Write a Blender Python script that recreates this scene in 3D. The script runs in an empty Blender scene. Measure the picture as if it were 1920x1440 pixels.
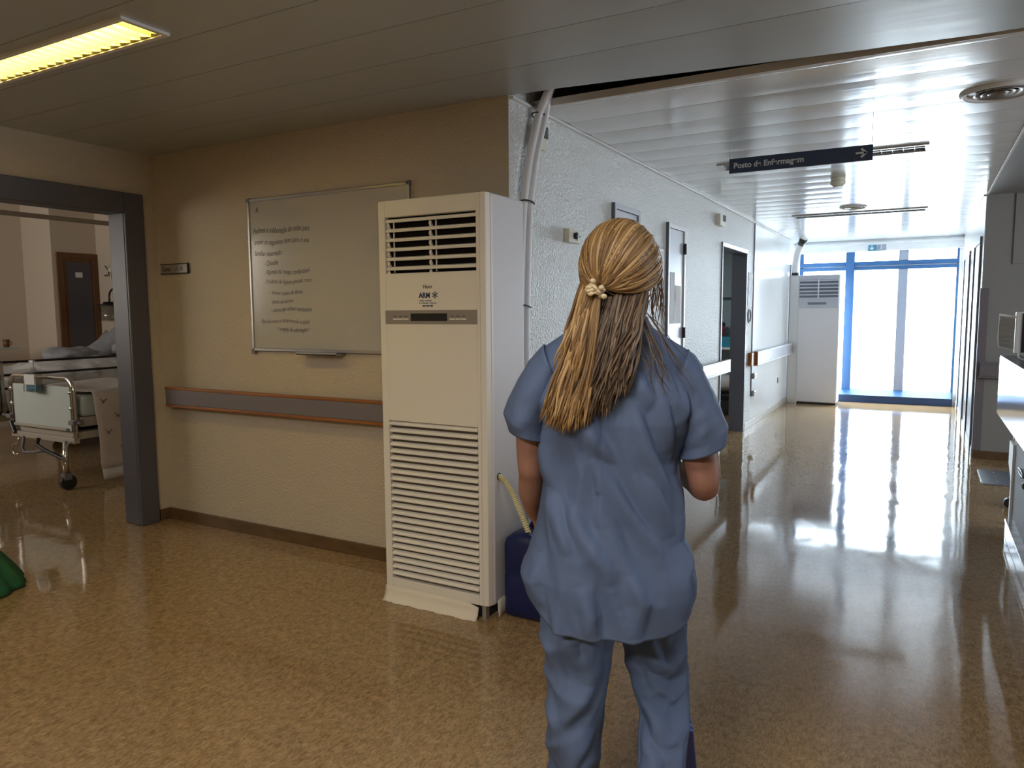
import bpy, bmesh, math, random
from mathutils import Vector, Matrix, noise
random.seed(7)
# tuned light and colour values
EXPOSURE = 0.0
SKY = 26.0
WARD_W = 80
STORE = 22
LAMP = 26.0
HALL = 84
STATION = 105.0
FLOOR_A = (0.27, 0.175, 0.085, 1)
FLOOR_B = (0.37, 0.25, 0.13, 1)
SC = bpy.context.scene
COL = SC.collection

# ------------------------------------------------------------------ camera, world, light, exposure
cam_d = bpy.data.cameras.new('camera'); cam = bpy.data.objects.new('camera', cam_d); COL.objects.link(cam)
def _cam():
    p, y, r = math.radians(-5.5915), math.radians(-29.1829), math.radians(-0.3646)
    fw = Vector((math.sin(y)*math.cos(p), math.cos(y)*math.cos(p), math.sin(p)))
    rt = Vector((math.cos(y), -math.sin(y), 0)); up = rt.cross(fw)
    rt2 = rt*math.cos(r)+up*math.sin(r); up2 = -rt*math.sin(r)+up*math.cos(r)
    m = Matrix((rt2, up2, -fw)).transposed().to_4x4()
    m.translation = (0, 0, 1.42)
    return m
cam.matrix_world = _cam()
cam_d.sensor_width = 36; cam_d.lens = 1379.0*36/1920; cam_d.clip_start = 0.02
SC.camera = cam
SC.view_settings.view_transform = 'Standard'; SC.view_settings.look = 'None'
SC.view_settings.gamma = 1; SC.view_settings.exposure = EXPOSURE
SC.view_settings.use_curve_mapping = False
SC.cycles.use_denoising = True
SC.cycles.max_bounces = 10; SC.cycles.diffuse_bounces = 6; SC.cycles.glossy_bounces = 5
SC.cycles.sample_clamp_indirect = 8
SC.cycles.caustics_reflective = False; SC.cycles.caustics_refractive = False

W = bpy.data.worlds.new('sky'); SC.world = W; W.use_nodes = True
bg = W.node_tree.nodes['Background']; bg.inputs[0].default_value = (0.78, 0.90, 1.0, 1); bg.inputs[1].default_value = SKY

def area(name, loc, rot, sx, sy, power, color=(1, 1, 1), portal=False):
    l = bpy.data.lights.new(name, 'AREA'); l.shape = 'RECTANGLE'; l.size = sx; l.size_y = sy
    l.energy = power; l.color = color
    o = bpy.data.objects.new(name, l); COL.objects.link(o); o.location = loc; o.rotation_euler = rot
    l.cycles.is_portal = portal
    return o
PI = math.pi
H = 2.4735; D = 3.2346; XL = -4.5528; XC = -1.8164; XR = 0.4607; DR = 8.2261; DW = 12.5944
# daylight portal in the end window (the sky is the emitter)
area('window_portal', (-0.66, DW+0.12, 1.15), (-PI/2, 0, 0), 2.3, 2.3, 1, portal=True)
# daylight of the ward's own window, in its south wall (out of view)
area('ward_window_light', (-8.0, 0.62, 1.9), (PI/2+0.35, 0, 0), 3.0, 1.2, WARD_W, (1.0, 0.93, 0.84))
# added fill light in the storage room, no source seen there
area('store_fill', (-3.2, 8.6, H-0.05), (0, 0, 0), 1.0, 1.0, STORE, (0.9, 0.96, 1.0))
# added fill lights at ceiling level, behind and above the camera, no fittings
area('hall_fill', (-1.0, -1.3, H-0.03), (0, 0, 0), 1.3, 0.3, HALL*1.15, (1.0, 0.93, 0.82))
area('hall_fill', (-0.35, 0.75, H-0.03), (0, 0, 0), 1.3, 0.3, HALL*0.22, (1.0, 0.94, 0.85))
# added fill from the unseen east side, brightening the near corridor
area('station_fill', (3.9, 4.9, 1.6), (0, PI/2, 0), 1.3, 3.4, STATION, (0.86, 0.93, 1.0))
# ------------------------------------------------------------------ materials
def mat(name, col, rough=0.6, metal=0.0, spec=0.5, bump=None, var=None, coat=0, emit=None, alpha=None, trans=None, sheen=0):
    m = bpy.data.materials.new(name); m.use_nodes = True
    nt = m.node_tree; b = nt.nodes['Principled BSDF']
    b.inputs['Base Color'].default_value = (*col, 1); b.inputs['Roughness'].default_value = rough
    b.inputs['Metallic'].default_value = metal; b.inputs['Specular IOR Level'].default_value = spec
    b.inputs['Coat Weight'].default_value = coat; b.inputs['Coat Roughness'].default_value = 0.1
    b.inputs['Sheen Weight'].default_value = sheen
    if emit: b.inputs['Emission Color'].default_value = (*emit[0], 1); b.inputs['Emission Strength'].default_value = emit[1]
    if trans: b.inputs['Transmission Weight'].default_value = trans
    if alpha is not None: b.inputs['Alpha'].default_value = alpha
    tc = nt.nodes.new('ShaderNodeTexCoord')
    if bump:
        kind, scale, strength, dist = bump
        mp = nt.nodes.new('ShaderNodeMapping'); nt.links.new(tc.outputs['Object'], mp.inputs[0])
        sc = scale if isinstance(scale, tuple) else (scale,)*3
        mp.inputs['Scale'].default_value = sc
        if kind == 'voronoi':
            t = nt.nodes.new('ShaderNodeTexVoronoi'); t.feature = 'SMOOTH_F1'; t.inputs['Scale'].default_value = 1
        else:
            t = nt.nodes.new('ShaderNodeTexNoise'); t.inputs['Scale'].default_value = 1; t.inputs['Detail'].default_value = 3
        nt.links.new(mp.outputs[0], t.inputs['Vector'])
        bp = nt.nodes.new('ShaderNodeBump'); bp.inputs['Strength'].default_value = strength; bp.inputs['Distance'].default_value = dist
        nt.links.new(t.outputs[0], bp.inputs['Height']); nt.links.new(bp.outputs[0], b.inputs['Normal'])
    if var:
        scale, c2, lo, hi = var
        mp = nt.nodes.new('ShaderNodeMapping'); nt.links.new(tc.outputs['Object'], mp.inputs[0])
        mp.inputs['Scale'].default_value = scale if isinstance(scale, tuple) else (scale,)*3
        t = nt.nodes.new('ShaderNodeTexNoise'); t.inputs['Scale'].default_value = 1; t.inputs['Detail'].default_value = 4
        nt.links.new(mp.outputs[0], t.inputs['Vector'])
        r = nt.nodes.new('ShaderNodeValToRGB'); r.color_ramp.elements[0].position = lo; r.color_ramp.elements[1].position = hi
        r.color_ramp.elements[0].color = (*c2, 1); r.color_ramp.elements[1].color = (*col, 1)
        nt.links.new(t.outputs[0], r.inputs[0]); nt.links.new(r.outputs[0], b.inputs['Base Color'])
    return m

def floor_mat():
    m = mat('linoleum', (0.36, 0.235, 0.12), 0.16, spec=0.5)
    nt = m.node_tree; b = nt.nodes['Principled BSDF']; tc = [n for n in nt.nodes if n.type == 'TEX_COORD'][0]
    def noi(scale, detail=3, dist=0.0):
        mp = nt.nodes.new('ShaderNodeMapping'); nt.links.new(tc.outputs['Object'], mp.inputs[0]); mp.inputs['Scale'].default_value = scale
        t = nt.nodes.new('ShaderNodeTexNoise'); t.inputs['Scale'].default_value = 1; t.inputs['Detail'].default_value = detail; t.inputs['Distortion'].default_value = dist
        nt.links.new(mp.outputs[0], t.inputs['Vector']); return t
    def ramp(t, stops):
        r = nt.nodes.new('ShaderNodeValToRGB'); e = r.color_ramp.elements
        e[0].position, e[0].color = stops[0]; e[1].position, e[1].color = stops[-1]
        for p, c in stops[1:-1]:
            x = e.new(p); x.color = c
        nt.links.new(t.outputs[0], r.inputs[0]); return r
    base = ramp(noi((26, 26, 26), 4), [(0.3, FLOOR_A), (0.72, FLOOR_B)])
    fl = ramp(noi((95, 38, 40), 2, 1.2), [(0.36, (0, 0, 0, 1)), (0.5, (0.5, 0.5, 0.5, 1)), (0.66, (1, 1, 1, 1))])
    mx = nt.nodes.new('ShaderNodeMix'); mx.data_type = 'RGBA'; mx.blend_type = 'OVERLAY'; mx.inputs[0].default_value = 0.26
    nt.links.new(base.outputs[0], mx.inputs[6]); nt.links.new(fl.outputs[0], mx.inputs[7])
    nt.links.new(mx.outputs[2], b.inputs['Base Color'])
    rg = ramp(noi((3, 3, 3), 3), [(0.3, (0.05,)*3+(1,)), (0.75, (0.10,)*3+(1,))])
    nt.links.new(rg.outputs[0], b.inputs['Roughness'])
    w = noi((6, 2.6, 6), 1, 0.4); bp = nt.nodes.new('ShaderNodeBump'); bp.inputs['Strength'].default_value = 0.14; bp.inputs['Distance'].default_value = 0.010
    nt.links.new(w.outputs[0], bp.inputs['Height']); nt.links.new(bp.outputs[0], b.inputs['Normal'])
    b.inputs['Specular IOR Level'].default_value = 0.5
    return m

def glass_mat(name, tint=(1, 1, 1), refl=0.08):
    m = bpy.data.materials.new(name); m.use_nodes = True; nt = m.node_tree; nt.nodes.clear()
    o = nt.nodes.new('ShaderNodeOutputMaterial'); tr = nt.nodes.new('ShaderNodeBsdfTransparent'); tr.inputs[0].default_value = (*tint, 1)
    g = nt.nodes.new('ShaderNodeBsdfGlossy'); g.inputs['Roughness'].default_value = 0.03
    mx = nt.nodes.new('ShaderNodeMixShader'); mx.inputs[0].default_value = refl
    nt.links.new(tr.outputs[0], mx.inputs[1]); nt.links.new(g.outputs[0], mx.inputs[2]); nt.links.new(mx.outputs[0], o.inputs[0])
    return m

def hair_mat(name, c1, c2, c3):
    m = mat(name, c2, 0.42, spec=0.35); nt = m.node_tree; b = nt.nodes['Principled BSDF']
    g = nt.nodes.new('ShaderNodeNewGeometry'); r = nt.nodes.new('ShaderNodeValToRGB'); e = r.color_ramp.elements
    e[0].position = 0.0; e[0].color = (*c1, 1); e[1].position = 1.0; e[1].color = (*c3, 1); x = e.new(0.5); x.color = (*c2, 1)
    nt.links.new(g.outputs['Random Per Island'], r.inputs[0]); nt.links.new(r.outputs[0], b.inputs['Base Color'])
    return m

M = {}
M['floor'] = floor_mat()
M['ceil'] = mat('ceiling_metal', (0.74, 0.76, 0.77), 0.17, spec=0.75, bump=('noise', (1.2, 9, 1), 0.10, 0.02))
M['ceil_shaded'] = mat('ceiling_metal_shaded', (0.40, 0.43, 0.44), 0.30, spec=0.45, bump=('noise', (1.2, 9, 1), 0.08, 0.02))  # same ceiling metal, with the hall's dimness put into its colour
M['ceil_flat_shaded'] = mat('ceiling_flat_shaded', (0.27, 0.28, 0.29), 0.55, spec=0.3)  # darkened: the shade over the nurse station is put into the colour
M['dark_void'] = mat('plenum_shade', (0.006, 0.006, 0.006), 0.9)  # black stands for the shade in the plenum above the ceiling
M['plaster_lamp_warm'] = mat('plaster_lamp_warm', (0.53, 0.46, 0.355), 0.62, spec=0.35, bump=('noise', 105, 0.6, 0.013))  # the yellow lamp's warm cast is put into the plaster colour
M['plaster_white'] = mat('plaster_white', (0.80, 0.80, 0.78), 0.36, spec=0.5, bump=('noise', 72, 1.0, 0.03))
M['panel_white'] = mat('smooth_wall_panel', (0.84, 0.85, 0.85), 0.2, spec=0.5, bump=('noise', (2, 2.5, 0.6), 0.10, 0.02))
M['ward_wall'] = mat('ward_wall', (0.62, 0.53, 0.43), 0.7, bump=('noise', 60, 0.2, 0.006))
M['taupe_wall'] = mat('taupe_wall', (0.26, 0.255, 0.245), 0.6, bump=('noise', 80, 0.12, 0.004))
M['skirting'] = mat('brown_skirting', (0.15, 0.085, 0.035), 0.45, var=((6, 6, 20), (0.09, 0.05, 0.02), 0.3, 0.7))
M['skirting_pale'] = mat('pale_skirting', (0.55, 0.50, 0.42), 0.4, var=(14, (0.38, 0.33, 0.27), 0.35, 0.7))
M['door_grey'] = mat('grey_mauve_paint', (0.085, 0.082, 0.100), 0.45)
M['slate'] = mat('slate_paint', (0.135, 0.15, 0.185), 0.42)
M['rail_grey'] = mat('rail_vinyl', (0.17, 0.15, 0.165), 0.5, bump=('noise', 200, 0.05, 0.002))
M['rail_pale'] = mat('rail_vinyl_pale', (0.48, 0.49, 0.55), 0.3)
M['oak'] = mat('orange_wood', (0.36, 0.135, 0.03), 0.4, var=((3, 3, 60), (0.22, 0.075, 0.015), 0.3, 0.7))
M['wood_dark'] = mat('brown_wood', (0.17, 0.075, 0.025), 0.45, var=((20, 20, 2), (0.11, 0.045, 0.014), 0.3, 0.7))
M['white'] = mat('white_paint', (0.82, 0.82, 0.82), 0.35)
M['trim_white'] = mat('white_trim', (0.74, 0.74, 0.74), 0.35)
M['ac_front'] = mat('ivory_plastic', (0.76, 0.725, 0.66), 0.42, spec=0.4)
M['ac_body'] = mat('white_casing', (0.70, 0.68, 0.70), 0.38)
M['ac_grey'] = mat('grey_fascia', (0.28, 0.25, 0.23), 0.38)
M['black'] = mat('black_plastic', (0.012, 0.012, 0.013), 0.4)
M['dark'] = mat('dark_inside', (0.02, 0.016, 0.015), 0.7)
M['void'] = mat('outlet_shade', (0.008, 0.006, 0.006), 0.9, spec=0.1)
M['filter'] = mat('filter_mesh', (0.12, 0.09, 0.07), 0.8)
M['tape'] = mat('masking_tape', (0.72, 0.66, 0.56), 0.5, bump=('noise', 30, 0.3, 0.01))
M['ink_blue'] = mat('ink_navy', (0.02, 0.03, 0.10), 0.5)
M['ink'] = mat('ink_dark', (0.03, 0.025, 0.022), 0.5)
M['marker'] = mat('black_marker', (0.022, 0.02, 0.02), 0.5)
M['marker_faint'] = mat('faded_marker', (0.06, 0.05, 0.045), 0.5)
M['board'] = mat('whiteboard', (0.44, 0.425, 0.41), 0.16, spec=0.5)
M['alu'] = mat('aluminium', (0.42, 0.40, 0.38), 0.35, metal=0.85)
M['chrome'] = mat('chrome', (0.72, 0.70, 0.66), 0.16, metal=1)
M['plate'] = mat('grey_plate', (0.30, 0.27, 0.24), 0.4)
M['sign_navy'] = mat('sign_navy', (0.020, 0.042, 0.095), 0.4)
M['sign_text'] = mat('sign_lettering', (0.62, 0.65, 0.70), 0.5)
M['win_glare_blue'] = mat('window_glare_blue', (0.03, 0.105, 0.25), 0.4)  # blue of the window glare, put into the frame colour
M['sill_blue'] = mat('sill_navy', (0.015, 0.04, 0.11), 0.5)
M['win_grey'] = mat('window_grey', (0.30, 0.33, 0.40), 0.4)
M['glass'] = glass_mat('window_glass', (0.97, 0.99, 1.0), 0.05)
M['clear'] = glass_mat('clear_plastic', (0.80, 0.79, 0.77), 0.10)
M['exit'] = mat('exit_sign_blue', (0.05, 0.22, 0.34), 0.35)
M['jerry'] = mat('blue_polyethylene', (0.008, 0.016, 0.085), 0.36, spec=0.45, bump=('noise', 40, 0.1, 0.004))
M['hose'] = mat('cream_hose', (0.72, 0.66, 0.38), 0.42)
M['hose_dark'] = mat('hose_groove', (0.40, 0.33, 0.15), 0.5)
M['pipe'] = mat('white_pipe_wrap', (0.80, 0.80, 0.82), 0.35)
M['panel_grey'] = mat('grey_door_panel', (0.50, 0.51, 0.57), 0.35)
M['thermo'] = mat('cream_plastic', (0.72, 0.70, 0.58), 0.4)
M['counter'] = mat('counter_white', (0.86, 0.88, 0.90), 0.12)
M['counter_top'] = mat('counter_top_grey', (0.10, 0.10, 0.11), 0.3)
M['granite'] = mat('grey_fleck', (0.44, 0.46, 0.50), 0.5, var=(190, (0.27, 0.29, 0.33), 0.4, 0.62))
M['marble'] = mat('marble_plinth', (0.62, 0.62, 0.62), 0.15, var=(9, (0.36, 0.37, 0.39), 0.35, 0.65))
M['clear_sheet'] = glass_mat('clear_sheet', (0.93, 0.92, 0.90), 0.16)
M['sheet'] = mat('bed_sheet', (0.62, 0.61, 0.60), 0.75, bump=('noise', 6, 0.4, 0.05))
M['spread'] = mat('cream_bedspread', (0.56, 0.50, 0.46), 0.8, bump=('noise', 7, 0.25, 0.04))
M['blanket'] = mat('grey_blanket', (0.30, 0.31, 0.34), 0.85, bump=('noise', 8, 0.4, 0.05))
M['headboard'] = mat('pale_green_laminate', (0.50, 0.55, 0.52), 0.25)
M['bed_frame'] = mat('bed_frame_cream', (0.40, 0.36, 0.30), 0.35)
M['rubber'] = mat('rubber', (0.015, 0.014, 0.014), 0.55)
M['gel'] = mat('blue_gel', (0.10, 0.28, 0.40), 0.15, spec=0.5)
M['green'] = mat('green_cloth', (0.012, 0.10, 0.035), 0.75, bump=('noise', 14, 0.35, 0.03))
M['skin'] = mat('skin', (0.31, 0.170, 0.130), 0.5, spec=0.35, bump=('noise', 60, 0.06, 0.003), var=(9, (0.26, 0.125, 0.092), 0.3, 0.7))
M['skin2'] = mat('skin_patient', (0.42, 0.16, 0.12), 0.55)
M['scrub'] = mat('scrub_cloth', (0.088, 0.126, 0.228), 0.66, spec=0.25, bump=('noise', (16, 16, 5), 0.3, 0.02))
M['clog'] = mat('blue_clog', (0.02, 0.055, 0.34), 0.4)
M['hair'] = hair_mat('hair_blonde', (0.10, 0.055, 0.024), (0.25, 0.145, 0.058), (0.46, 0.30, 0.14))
M['hair_dk'] = hair_mat('hair_dark_brown', (0.035, 0.022, 0.015), (0.075, 0.046, 0.028), (0.19, 0.13, 0.085))  # darker brown, for the loose locks and the patient's hair
M['scrunchie'] = mat('cream_scrunchie', (0.62, 0.52, 0.34), 0.6, bump=('noise', 60, 0.4, 0.01))
M['paper'] = mat('paper', (0.80, 0.80, 0.80), 0.7)
M['photo_print'] = mat('printed_picture', (0.30, 0.32, 0.35), 0.6, var=((3, 30, 9), (0.62, 0.63, 0.65), 0.4, 0.6))
M['red'] = mat('red_plastic', (0.35, 0.03, 0.035), 0.5)
M['cyan'] = mat('cyan_card', (0.03, 0.30, 0.45), 0.5)
M['teal_wall'] = mat('teal_grey_paint', (0.26, 0.34, 0.37), 0.6)
M['lens'] = mat('lamp_tube', (1, 0.95, 0.6), 0.4, emit=((1.0, 0.86, 0.46), LAMP))
M['louvre'] = mat('lit_reflector_yellow', (0.80, 0.70, 0.24), 0.3, spec=0.5)  # the lit lamp's yellow glow is put into this colour
M['louvre_off'] = mat('louvre_aluminium', (0.55, 0.56, 0.57), 0.3, metal=0.5)
M['teal_light'] = mat('off_tube', (0.75, 0.76, 0.78), 0.3)
M['outside'] = mat('pale_paving', (0.75, 0.74, 0.72), 0.8)
M['screen'] = mat('dark_screen', (0.02, 0.028, 0.05), 0.25)

# ------------------------------------------------------------------ mesh helpers
class MB:
    def __init__(s): s.v = []; s.f = []
    def add(s, vs, fs):
        n = len(s.v); s.v += [tuple(v) for v in vs]; s.f += [tuple(i+n for i in f) for f in fs]; return s
    def box(s, x0, x1, y0, y1, z0, z1):
        v = [(x, y, z) for z in (z0, z1) for y in (y0, y1) for x in (x0, x1)]
        return s.add(v, [(0, 2, 3, 1), (4, 5, 7, 6), (0, 1, 5, 4), (2, 6, 7, 3), (0, 4, 6, 2), (1, 3, 7, 5)])
    def prism(s, pts, vec):
        n = len(pts); a = [Vector(p) for p in pts]; b = [p+Vector(vec) for p in a]
        return s.add(a+b, [tuple(range(n))[::-1], tuple(range(n, 2*n))]+[(i, (i+1) % n, n+(i+1) % n, n+i) for i in range(n)])
    def rings(s, rs, cap=(True, True), closed=True):
        n = len(rs[0]); vs = [p for r in rs for p in r]; fs = []
        for k in range(len(rs)-1):
            for i in range(n if closed else n-1):
                j = (i+1) % n
                fs.append((k*n+i, k*n+j, (k+1)*n+j, (k+1)*n+i))
        if cap[0]: fs.append(tuple(range(n))[::-1])
        if cap[1]: fs.append(tuple(range((len(rs)-1)*n, len(rs)*n)))
        return s.add(vs, fs)
    def tube(s, pts, r, seg=8, cap=(True, True), flat=1.0, fdir=None, loop=False):
        P = [Vector(p) for p in pts]; n = len(P); R = r if isinstance(r, (list, tuple)) else [r]*n
        rs = []; u = None
        for i in range(n):
            if loop: t = P[(i+1) % n]-P[i-1]
            else: t = P[min(i+1, n-1)]-P[max(i-1, 0)]
            if t.length < 1e-9: t = Vector((0, 0, 1))
            t.normalize()
            if u is None:
                u = Vector(fdir) if fdir else (Vector((0, 0, 1)) if abs(t.z) < 0.9 else Vector((1, 0, 0)))
            u = u-t*u.dot(t)
            if u.length < 1e-6: u = t.orthogonal()
            u.normalize(); w = t.cross(u)
            rs.append([P[i]+u*(R[i]*flat*math.cos(2*PI*k/seg))+w*(R[i]*math.sin(2*PI*k/seg)) for k in range(seg)])
        if loop: rs.append(rs[0]); cap = (False, False)
        return s.rings(rs, cap)
    def cyl(s, a, b, r, seg=16, r2=None):
        return s.tube([a, b], [r, r if r2 is None else r2], seg)
    def lathe(s, prof, c, seg=32, axis='z'):
        rs = []
        for r, h in prof:
            ring = []
            for k in range(seg):
                a = 2*PI*k/seg; x, y = r*math.cos(a), r*math.sin(a)
                ring.append((c[0]+x, c[1]+y, c[2]+h) if axis == 'z' else (c[0]+x, c[1]+h, c[2]+y) if axis == 'y' else (c[0]+h, c[1]+x, c[2]+y))
            rs.append(ring)
        return s.rings(rs)
    def ball(s, c, r, seg=16, rr=10):
        r = r if isinstance(r, (tuple, list)) else (r,)*3
        rs = [[(c[0]+r[0]*math.sin(a)*math.cos(2*PI*k/seg), c[1]+r[1]*math.sin(a)*math.sin(2*PI*k/seg), c[2]+r[2]*math.cos(a)) for k in range(seg)]
              for a in [PI*(0.02+0.96*i/rr) for i in range(rr+1)]]
        return s.rings(rs)
    def build(s, name, m, parent=None, bev=0, smooth=None, sub=0, local=False, solid=0, bseg=2):
        me = bpy.data.meshes.new(name)
        off = Vector(parent.get('_w', (0, 0, 0))) if (parent is not None and not local) else Vector((0, 0, 0))
        me.from_pydata([tuple(Vector(v)-off) for v in s.v], [], s.f); me.update()
        bm = bmesh.new(); bm.from_mesh(me); bmesh.ops.recalc_face_normals(bm, faces=bm.faces); bm.to_mesh(me); bm.free()
        o = bpy.data.objects.new(name, me); COL.objects.link(o)
        me.materials.append(M[m] if isinstance(m, str) else m)
        if parent is not None:
            o.parent = parent; o['_w'] = tuple(off)
        else: o['_w'] = (0., 0., 0.)
        if bev:
            b = o.modifiers.new('bevel', 'BEVEL'); b.width = bev; b.segments = bseg; b.limit_method = 'ANGLE'; b.angle_limit = 0.7
        if solid:
            d = o.modifiers.new('solid', 'SOLIDIFY'); d.thickness = solid
        if sub:
            d = o.modifiers.new('sub', 'SUBSURF'); d.levels = sub; d.render_levels = sub
        if smooth or sub:
            for p in me.polygons: p.use_smooth = True
        if bev and smooth is None:
            try: me.set_sharp_from_angle(angle=0.6)
            except Exception: pass
            for p in me.polygons: p.use_smooth = False
        return o
def smooth_angle(o, a=0.7):
    for p in o.data.polygons: p.use_smooth = True
    try: o.data.set_sharp_from_angle(angle=a)
    except Exception: pass
    return o
def T(name, label, cat, loc, group=None, rz=0):
    o = bpy.data.objects.new(name, None); COL.objects.link(o); o.location = loc; o.empty_display_size = 0.1
    o.rotation_euler = (0, 0, rz); o['_w'] = tuple(float(c) for c in loc); o['label'] = label; o['category'] = cat
    if group: o['group'] = group
    return o
def tag(o, label, cat, group=None):
    o['label'] = label; o['category'] = cat
    if group: o['group'] = group
    return o
def S(o): o['kind'] = 'structure'; return o
def dup(root, loc, label):
    r = root.copy(); COL.objects.link(r); r.location = loc; r['label'] = label
    for ch in list(root.children):
        c = ch.copy(); COL.objects.link(c); c.parent = r
        for g in ch.children:
            d = g.copy(); COL.objects.link(d); d.parent = c
    return r
def text(name, body, size, m, parent, loc, right, up, shear=0, extrude=0.0006, align='LEFT', bold=0, sx=1.0):
    c = bpy.data.curves.new(name, 'FONT'); c.body = body; c.size = size; c.shear = shear; c.extrude = extrude; c.align_x = align; c.offset = bold
    t = bpy.data.objects.new(name, c); COL.objects.link(t)
    me = bpy.data.meshes.new_from_object(t.evaluated_get(bpy.context.evaluated_depsgraph_get()))
    bpy.data.objects.remove(t); bpy.data.curves.remove(c)
    r, u = Vector(right).normalized(), Vector(up).normalized(); n = r.cross(u)
    off = Vector(parent.get('_w', (0, 0, 0)))
    for v in me.vertices:
        p = Vector(loc)+r*v.co.x*sx+u*v.co.y+n*v.co.z-off; v.co = p
    me.name = name; me.materials.clear(); me.materials.append(M[m])
    o = bpy.data.objects.new(name, me); COL.objects.link(o); o.parent = parent; o['_w'] = tuple(off)
    return o
def lerp(tab, x):
    tab = sorted(tab)
    if x <= tab[0][0]: return tab[0][1]
    for (a, va), (b, vb) in zip(tab, tab[1:]):
        if x <= b: 
            t = (x-a)/(b-a) if b > a else 0
            return va+(vb-va)*t
    return tab[-1][1]
def arc(c, r, a0, a1, n, ax1, ax2):
    c, ax1, ax2 = Vector(c), Vector(ax1), Vector(ax2)
    return [c+ax1*(r*math.cos(a0+(a1-a0)*i/n))+ax2*(r*math.sin(a0+(a1-a0)*i/n)) for i in range(n+1)]
def bez(p0, p1, p2, p3, n=12):
    p0, p1, p2, p3 = map(Vector, (p0, p1, p2, p3)); o = []
    for i in range(n+1):
        t = i/n; q = 1-t
        o.append(p0*q**3+p1*3*q*q*t+p2*3*q*t*t+p3*t**3)
    return o
# ------------------------------------------------------------------ the setting
TOP = H+0.62
S(MB().box(-10.6, 4.0, -4.2, 12.7, -0.1, 0).build('floor', 'floor'))
S(MB().box(-30, 30, 12.95, 60, -0.35, -0.25).build('floor', 'outside'))
S(MB().box(-10.6, 4.0, -4.2, 12.9, TOP, TOP+0.05).build('ceiling', 'dark_void'))
def planks(y_edges, x0, x1, y_far_skew=None, sag=0.0015, groove=0.004):
    mb = MB()
    for a, b in zip(y_edges, y_edges[1:]):
        last = (y_far_skew is not None and b == y_edges[-1])
        n = 6
        def pt(x, t):
            yb = b
            if last: yb = y_far_skew(x)
            return (x, a+groove/2+(yb-groove-a)*t, H-sag*(1-(2*t-1)**2))
        xs = [x0, x1] if not last else [x0+(x1-x0)*i/20 for i in range(21)]
        rows = []
        for x in xs:
            yb = y_far_skew(x) if last else b
            rows.append([(x, a+groove/2, H+0.012)]+[pt(x, i/n) for i in range(n+1)]+[(x, yb-groove/2, H+0.012)])
        mb.rings(rows, cap=(False, False), closed=False)
    mb.box(x0, x1, y_edges[0], y_edges[-2], H+0.012, H+0.03)
    return mb
def cut_hole(o, x0, x1, y0, y1):
    bm = bmesh.new(); bm.from_mesh(o.data)
    for co, no in (((x0, 0, 0), (1, 0, 0)), ((x1, 0, 0), (1, 0, 0)), ((0, y0, 0), (0, 1, 0)), ((0, y1, 0), (0, 1, 0))):
        bmesh.ops.bisect_plane(bm, geom=bm.verts[:]+bm.edges[:]+bm.faces[:], plane_co=co, plane_no=no)
    dele = [f for f in bm.faces if x0 < f.calc_center_median().x < x1 and y0 < f.calc_center_median().y < y1]
    bmesh.ops.delete(bm, geom=dele, context='FACES'); bm.to_mesh(o.data); bm.free()
LIGHTS = ((-3.86, -2.545, 1.72, 1.875), (-1.335, -0.035, 5.50, 5.70), (-1.32, -0.03, 8.86, 9.07))
skew = lambda x: lerp([(-4.6, 3.2346), (-1.83, 3.2346), (-1.5, 3.265), (-0.53, 3.395), (0.3, 3.475), (4, 3.5)], x)
ed = [2.8917-0.3117*k for k in range(24)][::-1]+[3.2346]
o = S(planks(ed, XL, 4.0, skew).build('ceiling', 'ceil_shaded')); cut_hole(o, *LIGHTS[0])
ec = [3.505]+[5.43+0.3117*k for k in range(-6, 23)]+[12.6]
ec = [e for e in ec if e <= 12.6 and (e == 3.505 or e > 3.52)]
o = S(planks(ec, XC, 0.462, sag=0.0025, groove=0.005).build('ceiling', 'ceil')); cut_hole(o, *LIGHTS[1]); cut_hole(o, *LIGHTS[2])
S(MB().box(XC, 0.462, 3.50, 3.506, H-0.002, H+0.034).build('trim_1', 'trim_white'))
S(MB().box(0.475, 4.0, 3.505, DR, H, H+0.03).build('ceiling', 'ceil_flat_shaded'))
S(MB().box(-10.6, XL-0.15, -4.2, 10.5, TOP-0.04, TOP-0.01).box(XL-0.15, -1.9664, 3.385, 10.5, H, H+0.03).build('ceiling', 'ceil_flat_shaded'))
# ceiling edge trims
S(MB().box(0.462, 0.475, 3.505, 8.19, H-0.006, H+0.02).build('trim_2', 'trim_white'))
S(MB().box(XC, XC+0.022, D+0.01, DW-0.1, H-0.016, H-0.004).build('trim_3', 'trim_white'))
S(MB().box(XR-0.02, XR, DR, DW-0.1, H-0.012, H-0.003).build('trim_4', 'alu'))
# walls
S(MB().box(XL, XC-0.002, D, D+0.15, 0, TOP).build('wall_front', 'plaster_lamp_warm'))
wl = MB().box(XC-0.002, XC, D, D+0.15, 0, TOP).box(XC-0.15, XC, D+0.15, 7.63, 0, TOP).box(XC-0.15, XC, 7.63, 8.83, 2.09, TOP).box(XC-0.15, XC, 8.83, 9.235, 0, TOP)
S(wl.build('wall_left', 'plaster_white'))
S(MB().box(XC-0.15, XC, 9.235, 12.75, 0, TOP).build('wall_left', 'panel_white'))
S(MB().box(XC, XC+0.012, 9.225, 9.25, 0.38, H-0.01).build('trim_5', 'slate'))
ww = MB().box(XL-0.15, XL, -4.2, 1.74, 0, TOP).box(XL-0.15, XL, 1.74, 3.04, 2.11, TOP).box(XL-0.15, XL, 3.04, 10.5, 0, TOP)
S(ww.build('wall_west', 'plaster_lamp_warm'))
S(MB().box(-10.6, 4.0, -4.35, -4.2, 0, TOP).build('wall_south', 'plaster_lamp_warm'))
S(MB().box(4.0, 4.15, -4.2, 8.4, 0, TOP).build('wall_east', 'plaster_lamp_warm'))
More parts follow.
